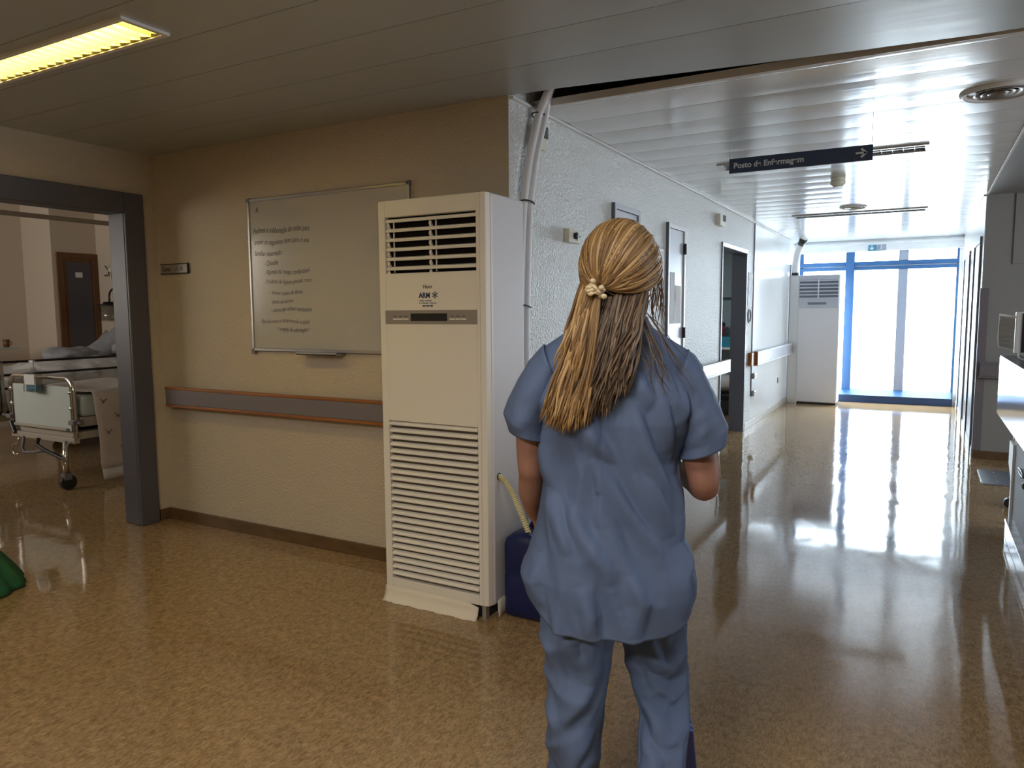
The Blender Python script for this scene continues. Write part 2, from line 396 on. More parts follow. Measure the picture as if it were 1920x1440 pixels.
S(MB().box(XR, XR+0.004, DR, DW, 0, TOP).box(XR+0.004, XR+0.15, DR+0.15, 12.75, 0, TOP).build('wall_right', 'panel_white'))
S(MB().box(XR+0.004, 4.0, DR, DR+0.15, 0, TOP).build('wall_station', 'taupe_wall'))
S(MB().box(-4.7, XC-0.15, 10.4, 10.5, 0, TOP).build('wall_store', 'teal_wall'))
# end wall: lintel box, jambs
S(MB().box(XC, XR, 12.42, 12.75, 2.30, TOP).box(XC, XR, 12.38, 12.42, 2.40, 2.43).box(XC, -1.755, 12.56, 12.75, 0, 2.3).box(0.415, XR+0.1, 12.56, 12.75, 0, 2.3).build('wall_end', 'panel_white'))
# ward walls
S(MB().box(-10.4, XL-0.15, 5.93, 6.05, 0, TOP).build('wall_ward_head', 'ward_wall'))
S(MB().box(-9.72, -9.6, 5.35, 5.93, 0, TOP).box(-10.25, -9.72, 5.35, 5.47, 0, TOP).build('wall_ward_niche', 'ward_wall'))
S(MB().box(-10.4, -10.25, 0.4, 5.4, 0, TOP).build('wall_ward_far', 'ward_wall'))
S(MB().box(-10.4, XL-0.15, 0.4, 0.5, 0, TOP).build('wall_ward_south', 'ward_wall'))
# skirting boards
S(MB().box(XL+0.0, XC, D-0.014, D, 0, 0.078).box(XL, XL+0.014, 3.15, D, 0, 0.078).build('baseboard_front', 'skirting', bev=0.003))
S(MB().box(XC, XC+0.014, D+0.02, 7.6, 0, 0.09).box(XC, XC+0.014, 8.86, 11.9, 0, 0.09).build('baseboard_left', 'skirting_pale', bev=0.003))
S(MB().box(XR, 4.0, DR-0.014, DR, 0, 0.075).build('baseboard_station', 'skirting', bev=0.003))
S(MB().box(XR-0.012, XR, DR, 12.5, 0, 0.09).build('baseboard_right', 'skirting_pale'))

# end window
win = T('window_1', 'tall window with glare-blue frame filling the end of the corridor', 'window', (-0.66, 12.62, 0)); S(win); del win['label']; del win['category']
Y0, Y1 = 12.575, 12.66
MB().box(-1.755, -1.70, Y0, Y1, 0, 2.30).box(-1.088, -0.962, Y0-0.03, Y1, 0.1, 2.30).box(-1.755, 0.415, Y0-0.02, Y1, 2.09, 2.155).box(-1.755, 0.415, Y0-0.02, Y1, 2.025, 2.075).box(0.385, 0.415, Y0, Y1, 0, 2.30).build('window_frame', 'win_glare_blue', win, bev=0.006)
MB().box(-0.365, -0.235, Y0-0.01, Y1, 0.1, 2.025).box(-0.365, -0.235, Y0-0.01, Y1, 2.155, 2.30).build('mullion', 'win_grey', win, bev=0.006)
MB().box(-1.755, 0.415, Y0, Y0+0.02, 2.075, 2.09).build('transom_bead', 'white', win)
MB().prism([(-1.2, 12.43, 0.112), (-1.2, 12.57, 0.20), (-1.2, 12.66, 0.20), (-1.2, 12.66, 0.112)], (1.6, 0, 0)).build('window_sill', 'win_glare_blue', win)
MB().box(-1.2, 0.40, 12.44, 12.66, 0.0, 0.112).build('sill_base', 'sill_blue', win, bev=0.004)
for a, b, c, d in ((-1.70, -1.088, 0.0, 2.03), (-0.962, -0.365, 0.2, 2.03), (-0.235, 0.385, 0.2, 2.03), (-1.70, -1.088, 2.155, 2.3), (-0.962, -0.365, 2.155, 2.3), (-0.235, 0.385, 2.155, 2.3)):
    MB().box(a, b, 12.622, 12.626, c, d).build('pane', 'glass', win)

# doors
def casing(mb, ax, p, a0, a1, z, w, t, face):
    # ax 'x': wall plane x = p, opening runs a0..a1 along y;  face = direction the casing sticks out
    lo, hi = sorted((p, p+face*t))
    mb.box(lo, hi, a0-w, a0, 0, z+w).box(lo, hi, a1, a1+w, 0, z+w).box(lo, hi, a0, a1, z, z+w)
d1 = MB(); casing(d1, 'x', XL, 1.78, 3.005, 2.07, 0.135, 0.02, 1)
d1.box(XL-0.16, XL, 3.005, 3.045, 0, 2.11).box(XL-0.16, XL, 1.74, 1.78, 0, 2.11).box(XL-0.16, XL, 1.78, 3.005, 2.07, 2.11)
S(d1.build('door_1', 'door_grey', bev=0.006))
d2 = MB(); casing(d2, 'x', XC, 7.66, 8.80, 2.07, 0.045, 0.012, 1)
d2.box(XC-0.16, XC, 7.63, 7.66, 0, 2.09).box(XC-0.16, XC, 8.80, 8.83, 0, 2.09).box(XC-0.16, XC, 7.66, 8.80, 2.07, 2.09)
S(d2.build('door_2', 'slate', bev=0.004))
S(MB().box(XC+0.012, XC+0.016, 7.615, 8.845, 2.072, 2.112).build('trim_6', 'alu'))
# ward inner door
d3 = MB().box(-9.6, -9.575, 5.40, 5.475, 0, 2.21).box(-9.6, -9.575, 5.855, 5.93, 0, 2.21).box(-9.6, -9.575, 5.475, 5.855, 2.14, 2.21)
dr = S(d3.build('door_3', 'wood_dark', bev=0.004))
MB().box(-9.6, -9.585, 5.475, 5.855, 0.0, 2.14).build('door_edge', 'wood_dark', dr)
MB().box(-9.588, -9.580, 5.52, 5.83, 0.05, 2.09).build('door_panel', 'door_grey', dr)
# right hand corridor doors
for i, (a, b) in enumerate(((8.50, 9.42), (10.45, 11.70))):
    dd = MB(); casing(dd, 'x', XR, a, b, 2.07, 0.045, 0.02, -1)
    fr = S(dd.build('door_%d' % (4+i), 'slate', bev=0.004))
    MB().box(XR-0.005, XR, a, b, 0, 2.07).build('door_leaf', 'rail_pale' if i else 'slate', fr)
# far left door by the window
dd = MB(); casing(dd, 'x', XC, 12.03, 12.46, 2.08, 0.03, 0.015, 1)
fr = S(dd.build('door_6', 'slate')); MB().box(XC, XC+0.006, 12.03, 12.46, 0.35, 2.08).build('door_leaf', 'panel_white', fr)
# corner guard on the station corner
S(MB().box(XR-0.006, XR+0.065, DR-0.008, DR, 0.075, 1.615).box(XR-0.008, XR, DR-0.008, DR+0.06, 0.075, 1.615).build('trim_7', 'rail_grey', bev=0.003))

# ------------------------------------------------------------------ ceiling things
def lamp(x0, x1, y0, y1, label, lit, group=None):
    t = T('ceiling_light', label, 'ceiling light', ((x0+x1)/2, (y0+y1)/2, H), group)
    f = MB()
    for a in ((x0-0.02, x1+0.02, y0-0.02, y0), (x0-0.02, x1+0.02, y1, y1+0.02), (x0-0.02, x0, y0, y1), (x1, x1+0.02, y0, y1)): f.box(*a, H-0.012, H+0.004)
    f.build('light_frame', 'trim_white' if lit else 'alu', t)
    MB().box(x0, x1, y0, y0+0.004, H-0.006, H+0.07).box(x0, x1, y1-0.004, y1, H-0.006, H+0.07).box(x0, x1, y0, y1, H+0.055, H+0.07).box(x0, x0+.004, y0, y1, H-0.006, H+0.07).box(x1-.004, x1, y0, y1, H-0.006, H+0.07).build('housing', 'louvre' if lit else 'louvre_off', t)
    n = int((x1-x0)/0.062); lo = MB()
    for k in range(1, n):
        x = x0+(x1-x0)*k/n
        lo.add([(x-0.003, y0, H+0.022), (x+0.003, y0, H+0.022), (x+0.001, y0, H-0.004), (x-0.001, y0, H-0.004), (x-0.003, y1, H+0.022), (x+0.003, y1, H+0.022), (x+0.001, y1, H-0.004), (x-0.001, y1, H-0.004)],
               [(0, 1, 2, 3), (4, 7, 6, 5), (0, 4, 5, 1), (1, 5, 6, 2), (2, 6, 7, 3), (3, 7, 4, 0)])
    if not lit:
        ym = (y0+y1)/2; lo.box(x0, x1, ym-0.006, ym+0.006, H-0.004, H+0.022)
    if lit:
        w = (x1-x0)/n
        for k in range(n): lo.prism([(x0+w*k, y1, H-0.006), (x0+w*(k+1), y1, H-0.006), (x0+w*(k+0.5), y1-0.024, H-0.006)], (0, 0, 0.002))
    lo.build('louvre', 'louvre' if lit else 'louvre_off', t)
    for yy in ((y0+(y1-y0)*0.3, y0+(y1-y0)*0.7)):
        MB().cyl((x0+0.03, yy, H+0.038), (x1-0.03, yy, H+0.038), 0.013, 12).build('tube_lamp', 'lens' if lit else 'teal_light', t, smooth=True)
    return t
lamp(*LIGHTS[0], 'lit yellow fluorescent light in the ceiling at top left', True)
lamp(*LIGHTS[1], 'unlit louvred ceiling light behind the hanging blue sign', False)
lamp(*LIGHTS[2], 'unlit louvred ceiling light farther down the corridor beyond the smoke detector', False)
# the added hall fill has no fittings among the ceiling things
def vent(cx, cy, r, label):
    t = T('air_diffuser', label, 'ceiling vent', (cx, cy, H))
    MB().lathe([(r*0.80, 0.004), (r*0.82, -0.012), (r*0.90, -0.020), (r, -0.010), (r*1.02, 0.0)], (cx, cy, H), 48).build('outer_ring', 'trim_white', t, smooth=True)
    MB().lathe([(r*0.81, 0.0), (r*0.81, -0.001), (0.002, -0.001), (0.002, 0.0)], (cx, cy, H), 48).build('back_plate', 'dark', t)
    for q in (0.64, 0.46, 0.28):
        MB().lathe([(r*(q-0.15), -0.003), (r*(q-0.13), -0.006), (r*q, -0.018), (r*(q+0.01), -0.015), (r*(q-0.10), -0.003)], (cx, cy, H), 40).build('cone_ring', 'alu', t, smooth=True)
vent(0.272, 4.37, 0.165, 'round white ceiling vent at top right, nearest one')
vent(-0.68, 8.42, 0.13, 'small round ceiling vent just before the far light fitting')
t = T('smoke_detector', 'white round smoke detector on the corridor ceiling', 'smoke detector', (-0.645, 6.52, H))
MB().lathe([(0.055, 0), (0.055, -0.022), (0.05, -0.026), (0.048, -0.03)], (-0.645, 6.52, H), 32).build('base', 'thermo', t, smooth=True)
MB().lathe([(0.052, -0.028), (0.056, -0.034), (0.056, -0.05), (0.036, -0.07), (0.03, -0.074), (0.002, -0.074)], (-0.645, 6.52, H), 32).build('sensor_head', 'thermo', t, smooth=True)
# hanging sign
t = T('hanging_sign', 'dark blue hanging sign reading Posto de Enfermagem', 'sign', (-0.66, 4.52, 2.226))
MB().box(-1.042, -0.278, 4.512, 4.528, 2.226, 2.310).build('sign_panel', 'sign_navy', t, bev=0.002)
text('lettering', 'Posto de Enfermagem', 0.0445, 'sign_text', t, (-1.016, 4.511, 2.253), (1, 0, 0), (0, 0, 1), bold=0.0012, sx=0.985)
ar = MB()
def seg2(mb, a, b, w, y0, y1):
    a, b = Vector((a[0], 0, a[1])), Vector((b[0], 0, b[1])); d = (b-a).normalized(); n = Vector((-d.z, 0, d.x))*w/2
    mb.prism([(p.x, y0, p.z) for p in (a+n, a-n, b-n, b+n)], (0, y1-y0, 0))
seg2(ar, (-0.362, 2.269), (-0.316, 2.269), 0.010, 4.510, 4.512)
seg2(ar, (-0.335, 2.292), (-0.310, 2.267), 0.012, 4.510, 4.512); seg2(ar, (-0.335, 2.246), (-0.310, 2.271), 0.012, 4.510, 4.512)
ar.build('arrow', 'sign_text', t)
for x in (-1.036, -0.284): MB().cyl((x, 4.52, 2.305), (x, 4.52, H), 0.0013, 6).build('hanging_wire', 'alu', t)
# exit sign
t = T('exit_sign', 'small blue exit sign with a white arrow above the end window', 'sign', (-0.66, 12.36, 2.29))
MB().box(-0.80, -0.52, 12.36, 12.39, 2.29, 2.415).build('sign_case', 'white', t, bev=0.004)
MB().box(-0.772, -0.655, 12.357, 12.36, 2.296, 2.385).build('arrow_panel', 'exit', t)
MB().box(-0.65, -0.535, 12.357, 12.36, 2.296, 2.385).build('figure_panel', 'win_grey', t)
ar = MB(); seg2(ar, (-0.722, 2.375), (-0.722, 2.315), 0.014, 12.355, 12.357); seg2(ar, (-0.750, 2.345), (-0.722, 2.312), 0.012, 12.355, 12.357); seg2(ar, (-0.694, 2.345), (-0.722, 2.312), 0.012, 12.355, 12.357)
ar.build('arrow', 'white', t)
fg = MB(); fg.ball((-0.596, 12.356, 2.37), (0.009, 0.002, 0.009), 10, 6); seg2(fg, (-0.596, 2.36), (-0.602, 2.33), 0.014, 12.355, 12.357); seg2(fg, (-0.602, 2.333), (-0.582, 2.305), 0.008, 12.355, 12.357); seg2(fg, (-0.602, 2.333), (-0.622, 2.31), 0.008, 12.355, 12.357); seg2(fg, (-0.596, 2.355), (-0.575, 2.34), 0.006, 12.355, 12.357)
fg.build('running_figure', 'white', t)

# ------------------------------------------------------------------ front wall things
t = T('whiteboard', 'whiteboard with handwritten notice on the lamp-warmed wall left of the air conditioner', 'whiteboard', (-3.033, D, 1.19))
X0, X1, Z0, Z1 = -3.648, -2.417, 1.19, 2.115
MB().box(X0+0.012, X1-0.012, D-0.014, D, Z0+0.012, Z1-0.012).build('writing_surface', 'board', t)
MB().box(X0, X1, D-0.020, D, Z0, Z0+0.018).box(X0, X1, D-0.020, D, Z1-0.018, Z1).box(X0, X0+0.018, D-0.020, D, Z0, Z1).box(X1-0.018, X1, D-0.020, D, Z0, Z1).build('board_frame', 'alu', t, bev=0.003)
MB().box(-3.21, -2.90, D-0.085, D, Z0-0.012, Z0-0.004).box(-3.21, -2.90, D-0.085, D-0.08, Z0-0.012, Z0+0.006).build('marker_tray', 'alu', t, bev=0.002)
for x, z in ((X0, Z1), (X0, Z0), (X1, Z1), (X1, Z0)): MB().box(x-0.004, x+0.022 if x == X0 else x+0.004, D-0.022, D, z-0.02, z+0.004).build('corner_cap', 'rail_grey', t)
lines = [(-3.605, 1.905, 'Pedimos a colaboração de todos para', .048, 0), (-3.60, 1.836, 'trazer os seguintes itens para o seu', .046, 0), (-3.60, 1.768, 'familiar internado :', .046, 0),
         (-3.52, 1.712, '- Chinelos', .046, 0), (-3.525, 1.655, '- Pijamas ou roupa confortável', .043, 0), (-3.525, 1.597, '- Produtos de higiene pessoal, como :', .038, 1),
         (-3.48, 1.535, '- escova e pasta de dentes', .036, 0), (-3.48, 1.483, '- pente ou escova', .036, 0), (-3.48, 1.432, '- outros que achem necessários', .038, 0),
         (-3.565, 1.365, 'Agradecemos a compreensão e ajuda', .036, 1), (-3.43, 1.312, '= a equipa de enfermagem =', .038, 0)]
for i, (x, z, s, sz, fa) in enumerate(lines):
    up = (0.22, 0, 1)
    wmax = {0: .46, 1: .45, 2: .24, 3: .115, 4: .375, 5: .40, 6: .27, 7: .185, 8: .335, 9: .40, 10: .27}[i]
    o = text('handwriting', s, sz, 'marker_faint' if fa else 'marker', t, (x, D-0.0145, z), (1, 0, 0.012*((i*7) % 3-1)), (0, 0, 1), shear=0.3, extrude=0.0003, sx=0.5, bold=-0.0004)
    xs = [v.co.x for v in o.data.vertices]; k = wmax/(max(xs)-min(xs)); m0 = min(xs)
    for j, v in enumerate(o.data.vertices): v.co.x = m0+(v.co.x-m0)*k; v.co.z += 0.004*math.sin(v.co.x*23+i)
MB().tube([(-3.575, D-0.0148, 2.03), (-3.565, D-0.0148, 2.06), (-3.556, D-0.0148, 2.03)], 0.0012, 5).build('handwriting', 'marker_faint', t)
# ward sign
t = T('ward_sign', 'small grey plate reading Camas on the lamp-warmed wall beside the ward door', 'sign', (-4.37, D, 1.69))
MB().box(-4.505, -4.232, D-0.012, D, 1.690, 1.752).build('plate', 'plate', t, bev=0.002)
MB().box(-4.508, -4.229, D-0.014, D, 1.748, 1.754).box(-4.508, -4.229, D-0.014, D, 1.686, 1.692).box(-4.236, -4.228, D-0.014, D, 1.686, 1.754).build('plate_edge', 'dark', t)
text('lettering', 'Camas', 0.044, 'ink', t, (-4.495, D-0.0125, 1.706), (1, 0, 0), (0, 0, 1), sx=0.78)
text('lettering', '11 A', 0.044, 'ink', t, (-4.355, D-0.0125, 1.706), (1, 0, 0), (0, 0, 1), sx=0.85)
# handrails
def rail(label, a, b, y=None, x=None, face=-1, pale=False, z0=0.80, z1=0.935, wood=True, dark=False):
    if y is not None:
        loc = ((a+b)/2, y, z0); lo, hi = sorted((y+face*0.045, y+face*0.08))
        bx = lambda mb, u0, u1, z0_, z1_, e=0: mb.box(u0, u1, lo-e if face < 0 else lo, hi+e if face > 0 else hi, z0_, z1_)
    else:
        loc = (x, (a+b)/2, z0); lo, hi = sorted((x+face*0.045, x+face*0.08))
        bx = lambda mb, u0, u1, z0_, z1_, e=0: mb.box(lo-e if face < 0 else lo, hi+e if face > 0 else hi, u0, u1, z0_, z1_)
    t = T('handrail', label, 'handrail', loc)
    bx(MB(), a+0.004, b, z0+0.018, z1-0.018).build('bumper_face', 'rail_pale' if pale else 'rail_grey', t, bev=0.004)
    wm = 'trim_white' if pale and not wood else 'rail_grey' if dark else 'oak'
    m = MB(); bx(m, a, b, z1-0.018, z1, 0.002); m.build('top_strip', wm, t, bev=0.003)
    m = MB(); bx(m, a, b, z0, z0+0.018, 0.002); m.build('bottom_strip', wm, t, bev=0.003)
    n = max(2, int((b-a)/0.8))
    for k in range(n):
        u = a+0.12+(b-a-0.24)*k/(n-1); m = MB()
        if y is not None: m.box(u-0.03, u+0.03, min(y, y+face*0.05), max(y, y+face*0.05), z0+0.04, z1-0.04)
        else: m.box(min(x, x+face*0.05), max(x, x+face*0.05), u-0.03, u+0.03, z0+0.04, z1-0.04)
        m.build('wall_bracket', 'dark', t)
    return t
rail('grey handrail with orange wood edges under the whiteboard', -4.437, -2.0, y=D)
rail('pale handrail on the corridor wall ending before the open doorway', 3.6, 7.78, x=XC, face=1, pale=True, z0=0.785, z1=0.915, wood=False)
t = rail('pale handrail with brown end beyond the open doorway', 9.22, 11.9, x=XC, face=1, pale=True, z0=0.755, z1=0.92, wood=False)
MB().box(XC+0.03, XC+0.085, 9.20, 9.222, 0.752, 0.925).box(XC, XC+0.05, 9.02, 9.222, 0.76, 0.915).build('end_cap', 'oak', t, bev=0.004)
rail('dark handrail on the taupe wall behind the counter', 0.475, 2.6, y=DR, z0=0.775, z1=0.925, dark=True)

# ------------------------------------------------------------------ near air conditioner
t = AC = T('air_conditioner', 'tall ivory floor standing air conditioner beside the whiteboard', 'air conditioner', (-1.985, 2.97, 0))
MB().box(-2.288, -1.683, 2.834, 3.14, 0.062, 1.945).build('casing', 'ac_body', t, bev=0.012)
fp = MB(); f0, f1 = 2.80, 2.834
fp.box(-2.288, -2.250, f0, f1, 0.066, 1.945).box(-1.743, -1.725, f0, f1, 0.066, 1.945)
fp.box(-2.250, -1.743, f0, f1, 1.868, 1.945).box(-2.250, -1.743, f0, f1, 0.900, 1.605).box(-2.250, -1.743, f0, f1, 0.066, 0.112)
fp.build('front_panel', 'ac_front', t, bev=0.003)
MB().prism([(-1.724, 2.80, 0.066), (-1.697, 2.806, 0.066), (-1.687, 2.834, 0.066), (-1.724, 2.834, 0.066)], (0, 0, 1.879)).build('corner_post', 'ac_front', t, bev=0.003)
MB().box(-2.2495, -1.7435, 2.831, 2.8335, 1.6055, 1.8675).build('outlet_dark_plate', 'void', t)  # dark plate on the casing, its colour stands for the outlet's inner shade
lv = MB()
for k in range(6):
    z = 1.852-k*0.0445
    lv.prism([(-2.246, 2.806, z-0.010), (-2.246, 2.803, z-0.004), (-2.246, 2.806, z+0.004), (-2.246, 2.829, z+0.010), (-2.246, 2.829, z+0.003)], (0.500, 0, 0))
lv.build('louvre_blades', 'ac_front', t)
for x in (-2.238, -1.995):
    vn = MB().box(x+0.02, x+0.026, 2.824, 2.829, 1.61, 1.86)
    for k in range(6):
        z = 1.840-k*0.0445
        vn.prism([(x-0.006, 2.812, z), (x-0.006, 2.808, z-0.014), (x-0.006, 2.822, z-0.034), (x-0.006, 2.829, z-0.026)], (0.012, 0, 0))
    vn.build('guide_vanes', 'ac_front', t)
gr = MB()
for k in range(23):
    z = 0.898-k*0.0340
    gr.prism([(-2.247, 2.822, z), (-2.247, 2.807, z-0.006), (-2.247, 2.7985, z-0.013), (-2.247, 2.7985, z-0.019), (-2.247, 2.806, z-0.0215), (-2.247, 2.822, z-0.0215)], (0.501, 0, 0))
gr.build('intake_grille', 'ac_front', t, bev=0.002)
MB().box(-2.25, -1.743, 2.826, 2.833, 0.112, 0.900).build('filter', 'filter', t)
cpn = MB().box(-2.255, -1.738, 2.797, 2.80, 1.367, 1.431).build('control_panel', 'ac_grey', t, bev=0.001)
MB().box(-2.104, -1.899, 2.7955, 2.798, 1.381, 1.416).build('display', 'black', cpn)
for g, n in ((-2.208, 3), (-1.884, 3)):
    for k in range(n):
        x = g+k*0.031
        MB().box(x, x+0.028, 2.7945, 2.798, 1.386, 1.393).build('button', 'ac_front', cpn, bev=0.001)
        MB().box(x+0.006, x+0.02, 2.7963, 2.797, 1.401, 1.404).build('button_mark', 'ink', cpn)
text('brand_lettering', 'Haier', 0.026, 'ink', t, (-2.033, 2.7995, 1.531), (1, 0, 0), (0, 0, 1), sx=0.92)
st = MB().box(-2.062, -1.947, 2.7990, 2.8, 1.440, 1.521).build('sticker', 'ac_front', t)
text('sticker_lettering', 'ARM', 0.034, 'ink_blue', st, (-2.056, 2.7988, 1.488), (1, 0, 0), (0, 0, 1), bold=0.0012, sx=0.9)
sf = MB()
for k in range(6):
    a = PI/2+k*PI/3; c = (-1.966, 1.500); seg2(sf, c, (c[0]+0.016*math.cos(a), c[1]+0.016*math.sin(a)), 0.0034, 2.7983, 2.799)
    for s_ in (-0.6, 0.6):
        q = (c[0]+0.009*math.cos(a), c[1]+0.009*math.sin(a)); seg2(sf, q, (q[0]+0.006*math.cos(a+s_), q[1]+0.006*math.sin(a+s_)), 0.0022, 2.7983, 2.799)
sf.build('snowflake_mark', 'ink_blue', st)
text('sticker_lettering', 'Ventilação - Climatização', 0.0095, 'ink_blue', st, (-2.054, 2.7988, 1.472), (1, 0, 0), (0, 0, 1), sx=0.72)
text('sticker_lettering', 'Ar Condicionado - Refrigeração', 0.0095, 'ink_blue', st, (-2.056, 2.7988, 1.461), (1, 0, 0), (0, 0, 1), sx=0.80)
text('sticker_lettering', '800 200 000', 0.0115, 'ink_blue', st, (-2.036, 2.7988, 1.447), (1, 0, 0), (0, 0, 1), bold=0.0004, sx=1.0)
# base with tape
MB().box(-2.27, -1.72, 2.83, 3.12, 0.0, 0.066).build('base', 'dark', t)
tp = MB(); n = 30; rows = []
for i in range(n+1):
    x = -2.292+(0.545)*i/n; wv = 0.004*math.sin(i*0.9)+0.003*math.sin(i*2.3)
    end = 0.008*max(0, (i-n+3))
    rows.append([(x, 2.7975, 0.070-end*0.6), (x, 2.796, 0.045), (x, 2.788+wv*0.4, 0.022), (x+wv*0.5, 2.772+wv*0.5, 0.004), (x+wv, 2.762+wv, 0.0015)])
tp.rings(rows, (False, False), False); tp.build('floor_tape', 'tape', t, smooth=True, solid=0.001)
tp = MB(); rows = [[(-1.681, 2.862+i*0.028, 0.078+0.006*math.sin(i)), (-1.679, 2.862+i*0.028, 0.03), (-1.672, 2.855+i*0.028, 0.002)] for i in range(11)]
tp.rings(rows, (False, False), False); tp.build('side_tape', 'tape', t, smooth=True, solid=0.001)
MB().box(-1.735, -1.715, 2.81, 2.84, 0, 0.066).build('foot', 'ac_grey', t)
MB().lathe([(0.017, 0.0), (0.017, 0.003), (0.002, 0.003)], (-1.6835, 2.884, 0.665), 20, 'x').build('drain_hole', 'dark', t)
# drain hose
h = bez((-1.690, 2.884, 0.665), (-1.63, 2.885, 0.66), (-1.585, 2.90, 0.52), (-1.548, 2.95, 0.36), 84)
hz = MB().tube(h, [0.0118+0.0024*(1 if i % 2 else -1) for i in range(len(h))], 12).build('drain_hose', 'hose', None)
tag(hz, 'cream ribbed drain hose running into the blue canister', 'hose')
# canister
t = T('canister', 'dark blue plastic canister on the floor beside the air conditioner', 'canister', (-1.53, 3.0, 0))
def rrect(cx, cy, hx, hy, r, z, n=5):
    pts = []
    for sx, sy, a0 in ((1, 1, 0), (-1, 1, PI/2), (-1, -1, PI), (1, -1, 1.5*PI)):
        for i in range(n+1):
            a = a0+PI/2*i/n; pts.append((cx+sx*(hx-r)+r*math.cos(a), cy+sy*(hy-r)+r*math.sin(a), z))
    return pts
cx, cy = -1.525, 3.005
MB().rings([rrect(cx, cy, *q) for q in ((0.125, 0.10, 0.03, 0.0), (0.142, 0.118, 0.035, 0.014), (0.145, 0.121, 0.035, 0.05), (0.145, 0.121, 0.035, 0.20), (0.142, 0.118, 0.035, 0.21), (0.145, 0.121, 0.035, 0.22), (0.145, 0.121, 0.035, 0.345), (0.139, 0.115, 0.04, 0.372), (0.115, 0.092, 0.04, 0.392), (0.075, 0.06, 0.03, 0.402))]).build('canister_body', 'jerry', t, smooth=True)
MB().tube(bez((cx-0.08, cy+0.05, 0.38), (cx-0.06, cy+0.05, 0.47), (cx+0.06, cy+0.05, 0.47), (cx+0.09, cy+0.05, 0.38)), 0.016, 10).build('handle', 'jerry', t, smooth=True)
MB().lathe([(0.034, 0.0), (0.034, 0.035), (0.030, 0.037), (0.026, 0.035), (0.026, 0.0)], (-1.546, 2.952, 0.37), 20).build('neck', 'jerry', t, smooth=True)
# white pipe bundle
t = T('refrigerant_pipe', 'white pipe bundle climbing the corner into the ceiling gap', 'pipe', (-1.77, 3.31, 0.0))
def pth(dx, dy):
    q = [(-1.60, 3.40, 2.60), (-1.655, 3.43, 2.575), (-1.71, 3.455, 2.52), (-1.752, 3.475, 2.43), (-1.765, 3.45, 2.33), (-1.772, 3.405, 2.20), (-1.774, 3.365, 2.05), (-1.775, 3.335, 1.9), (-1.775, 3.315, 1.65), (-1.775, 3.30, 1.27), (-1.775, 3.31, 0.8), (-1.775, 3.325, 0.3), (-1.775, 3.325, 0.08)]
    return [(x+dx*(1 if z < 2.5 else .2), y+dy, z+dx*(0 if z < 2.5 else 1)) for x, y, z in q]
def spline(q, n=5):
    P = [Vector(p) for p in q]; out = []
    for i in range(len(P)-1):
        a, b, c, d = P[max(i-1, 0)], P[i], P[i+1], P[min(i+2, len(P)-1)]
        for k in range(n):
            s = k/n; out.append(0.5*((2*b)+(c-a)*s+(2*a-5*b+4*c-d)*s*s+(3*b-a-3*c+d)*s**3))
    out.append(P[-1]); return out
MB().tube(spline(pth(-0.012, -0.012)), 0.021, 14).build('pipe', 'pipe', t, smooth=True)
MB().tube(spline(pth(0.010, 0.020)), 0.016, 14).build('pipe', 'pipe', t, smooth=True)
for y, z in ((3.477, 2.425), (3.345, 1.97), (3.307, 1.447), (3.325, 0.413)):
    ring = [(-1.776+0.034*math.cos(a), y+0.004+0.042*math.sin(a), z-0.008*math.sin(a)) for a in [2*PI*k/20 for k in range(20)]]
    MB().tube(ring, 0.0035, 6, loop=True).build('cable_tie', 'black', t)

# ------------------------------------------------------------------ corridor wall things
t = T('alarm_sounder', 'small box with black lens high on the wall behind the white pipe', 'alarm', (XC, 3.56, 2.3))
MB().box(XC, XC+0.03, 3.50, 3.60, 2.27, 2.39).build('box', 'thermo', t, bev=0.006); MB().box(XC+0.03, XC+0.036, 3.555, 3.60, 2.33, 2.39).build('lens', 'black', t)
t = T('room_thermostat', 'square cream thermostat with black dial on the textured wall left of the nurse', 'thermostat', (XC, 3.95, 1.85))
MB().box(XC, XC+0.035, 3.872, 4.026, 1.815, 1.893).build('back_box', 'thermo', t, bev=0.004)
MB().lathe([(0.019, 0.035), (0.019, 0.052), (0.015, 0.055), (0.002, 0.055)], (XC, 3.945, 1.855), 20, 'x').build('dial', 'black', t, smooth=True)
MB().box(XC+0.035, XC+0.039, 3.972, 3.978, 1.83, 1.88).box(XC+0.035, XC+0.039, 3.965, 4.02, 1.853, 1.858).build('scale_marks', 'ink', t)
def hatch(y0, y1, z0, z1, label, hinges):
    t = T('service_hatch', label, 'service hatch', (XC, (y0+y1)/2, z0))
    w = 0.035
    MB().box(XC, XC+0.022, y0, y0+w, z0, z1).box(XC, XC+0.022, y1-w, y1, z0, z1).box(XC, XC+0.022, y0+w, y1-w, z1-w, z1).box(XC, XC+0.022, y0+w, y1-w, z0, z0+w).build('hatch_frame', 'trim_white' if hinges else 'panel_grey', t, bev=0.003)
    MB().box(XC, XC+0.010, y0+w+0.004, y1-w-0.012, z0+w, z1-w-0.004).build('hatch_door', 'panel_grey', t)
    MB().box(XC, XC+0.004, y0+w-0.002, y1-w+0.002, z0+w, z1-w+0.002).build('shadow_gap', 'dark', t)
    MB().box(XC-0.001, XC+0.024, y0-0.014, y0, z0, z1).build('frame_edge', 'slate', t)
    for z in hinges: MB().cyl((XC+0.026, y1-w-0.004, z-0.045), (XC+0.026, y1-w-0.004, z+0.045), 0.013, 10).build('hinge', 'dark', t)
    return t
hatch(4.617, 5.113, 1.00, 2.130, 'closed grey service hatch partly hidden behind the head of the nurse', ())
t2 = hatch(5.789, 6.268, 1.00, 2.122, 'narrow service hatch with dark hinges right of the head of the nurse', (1.94, 1.235))
t = tag(MB().box(XC+0.0105, XC+0.012, 5.87, 6.175, 1.315, 1.735).build('poster', 'paper'), 'white poster with a grey picture taped on the hinged service hatch', 'poster')
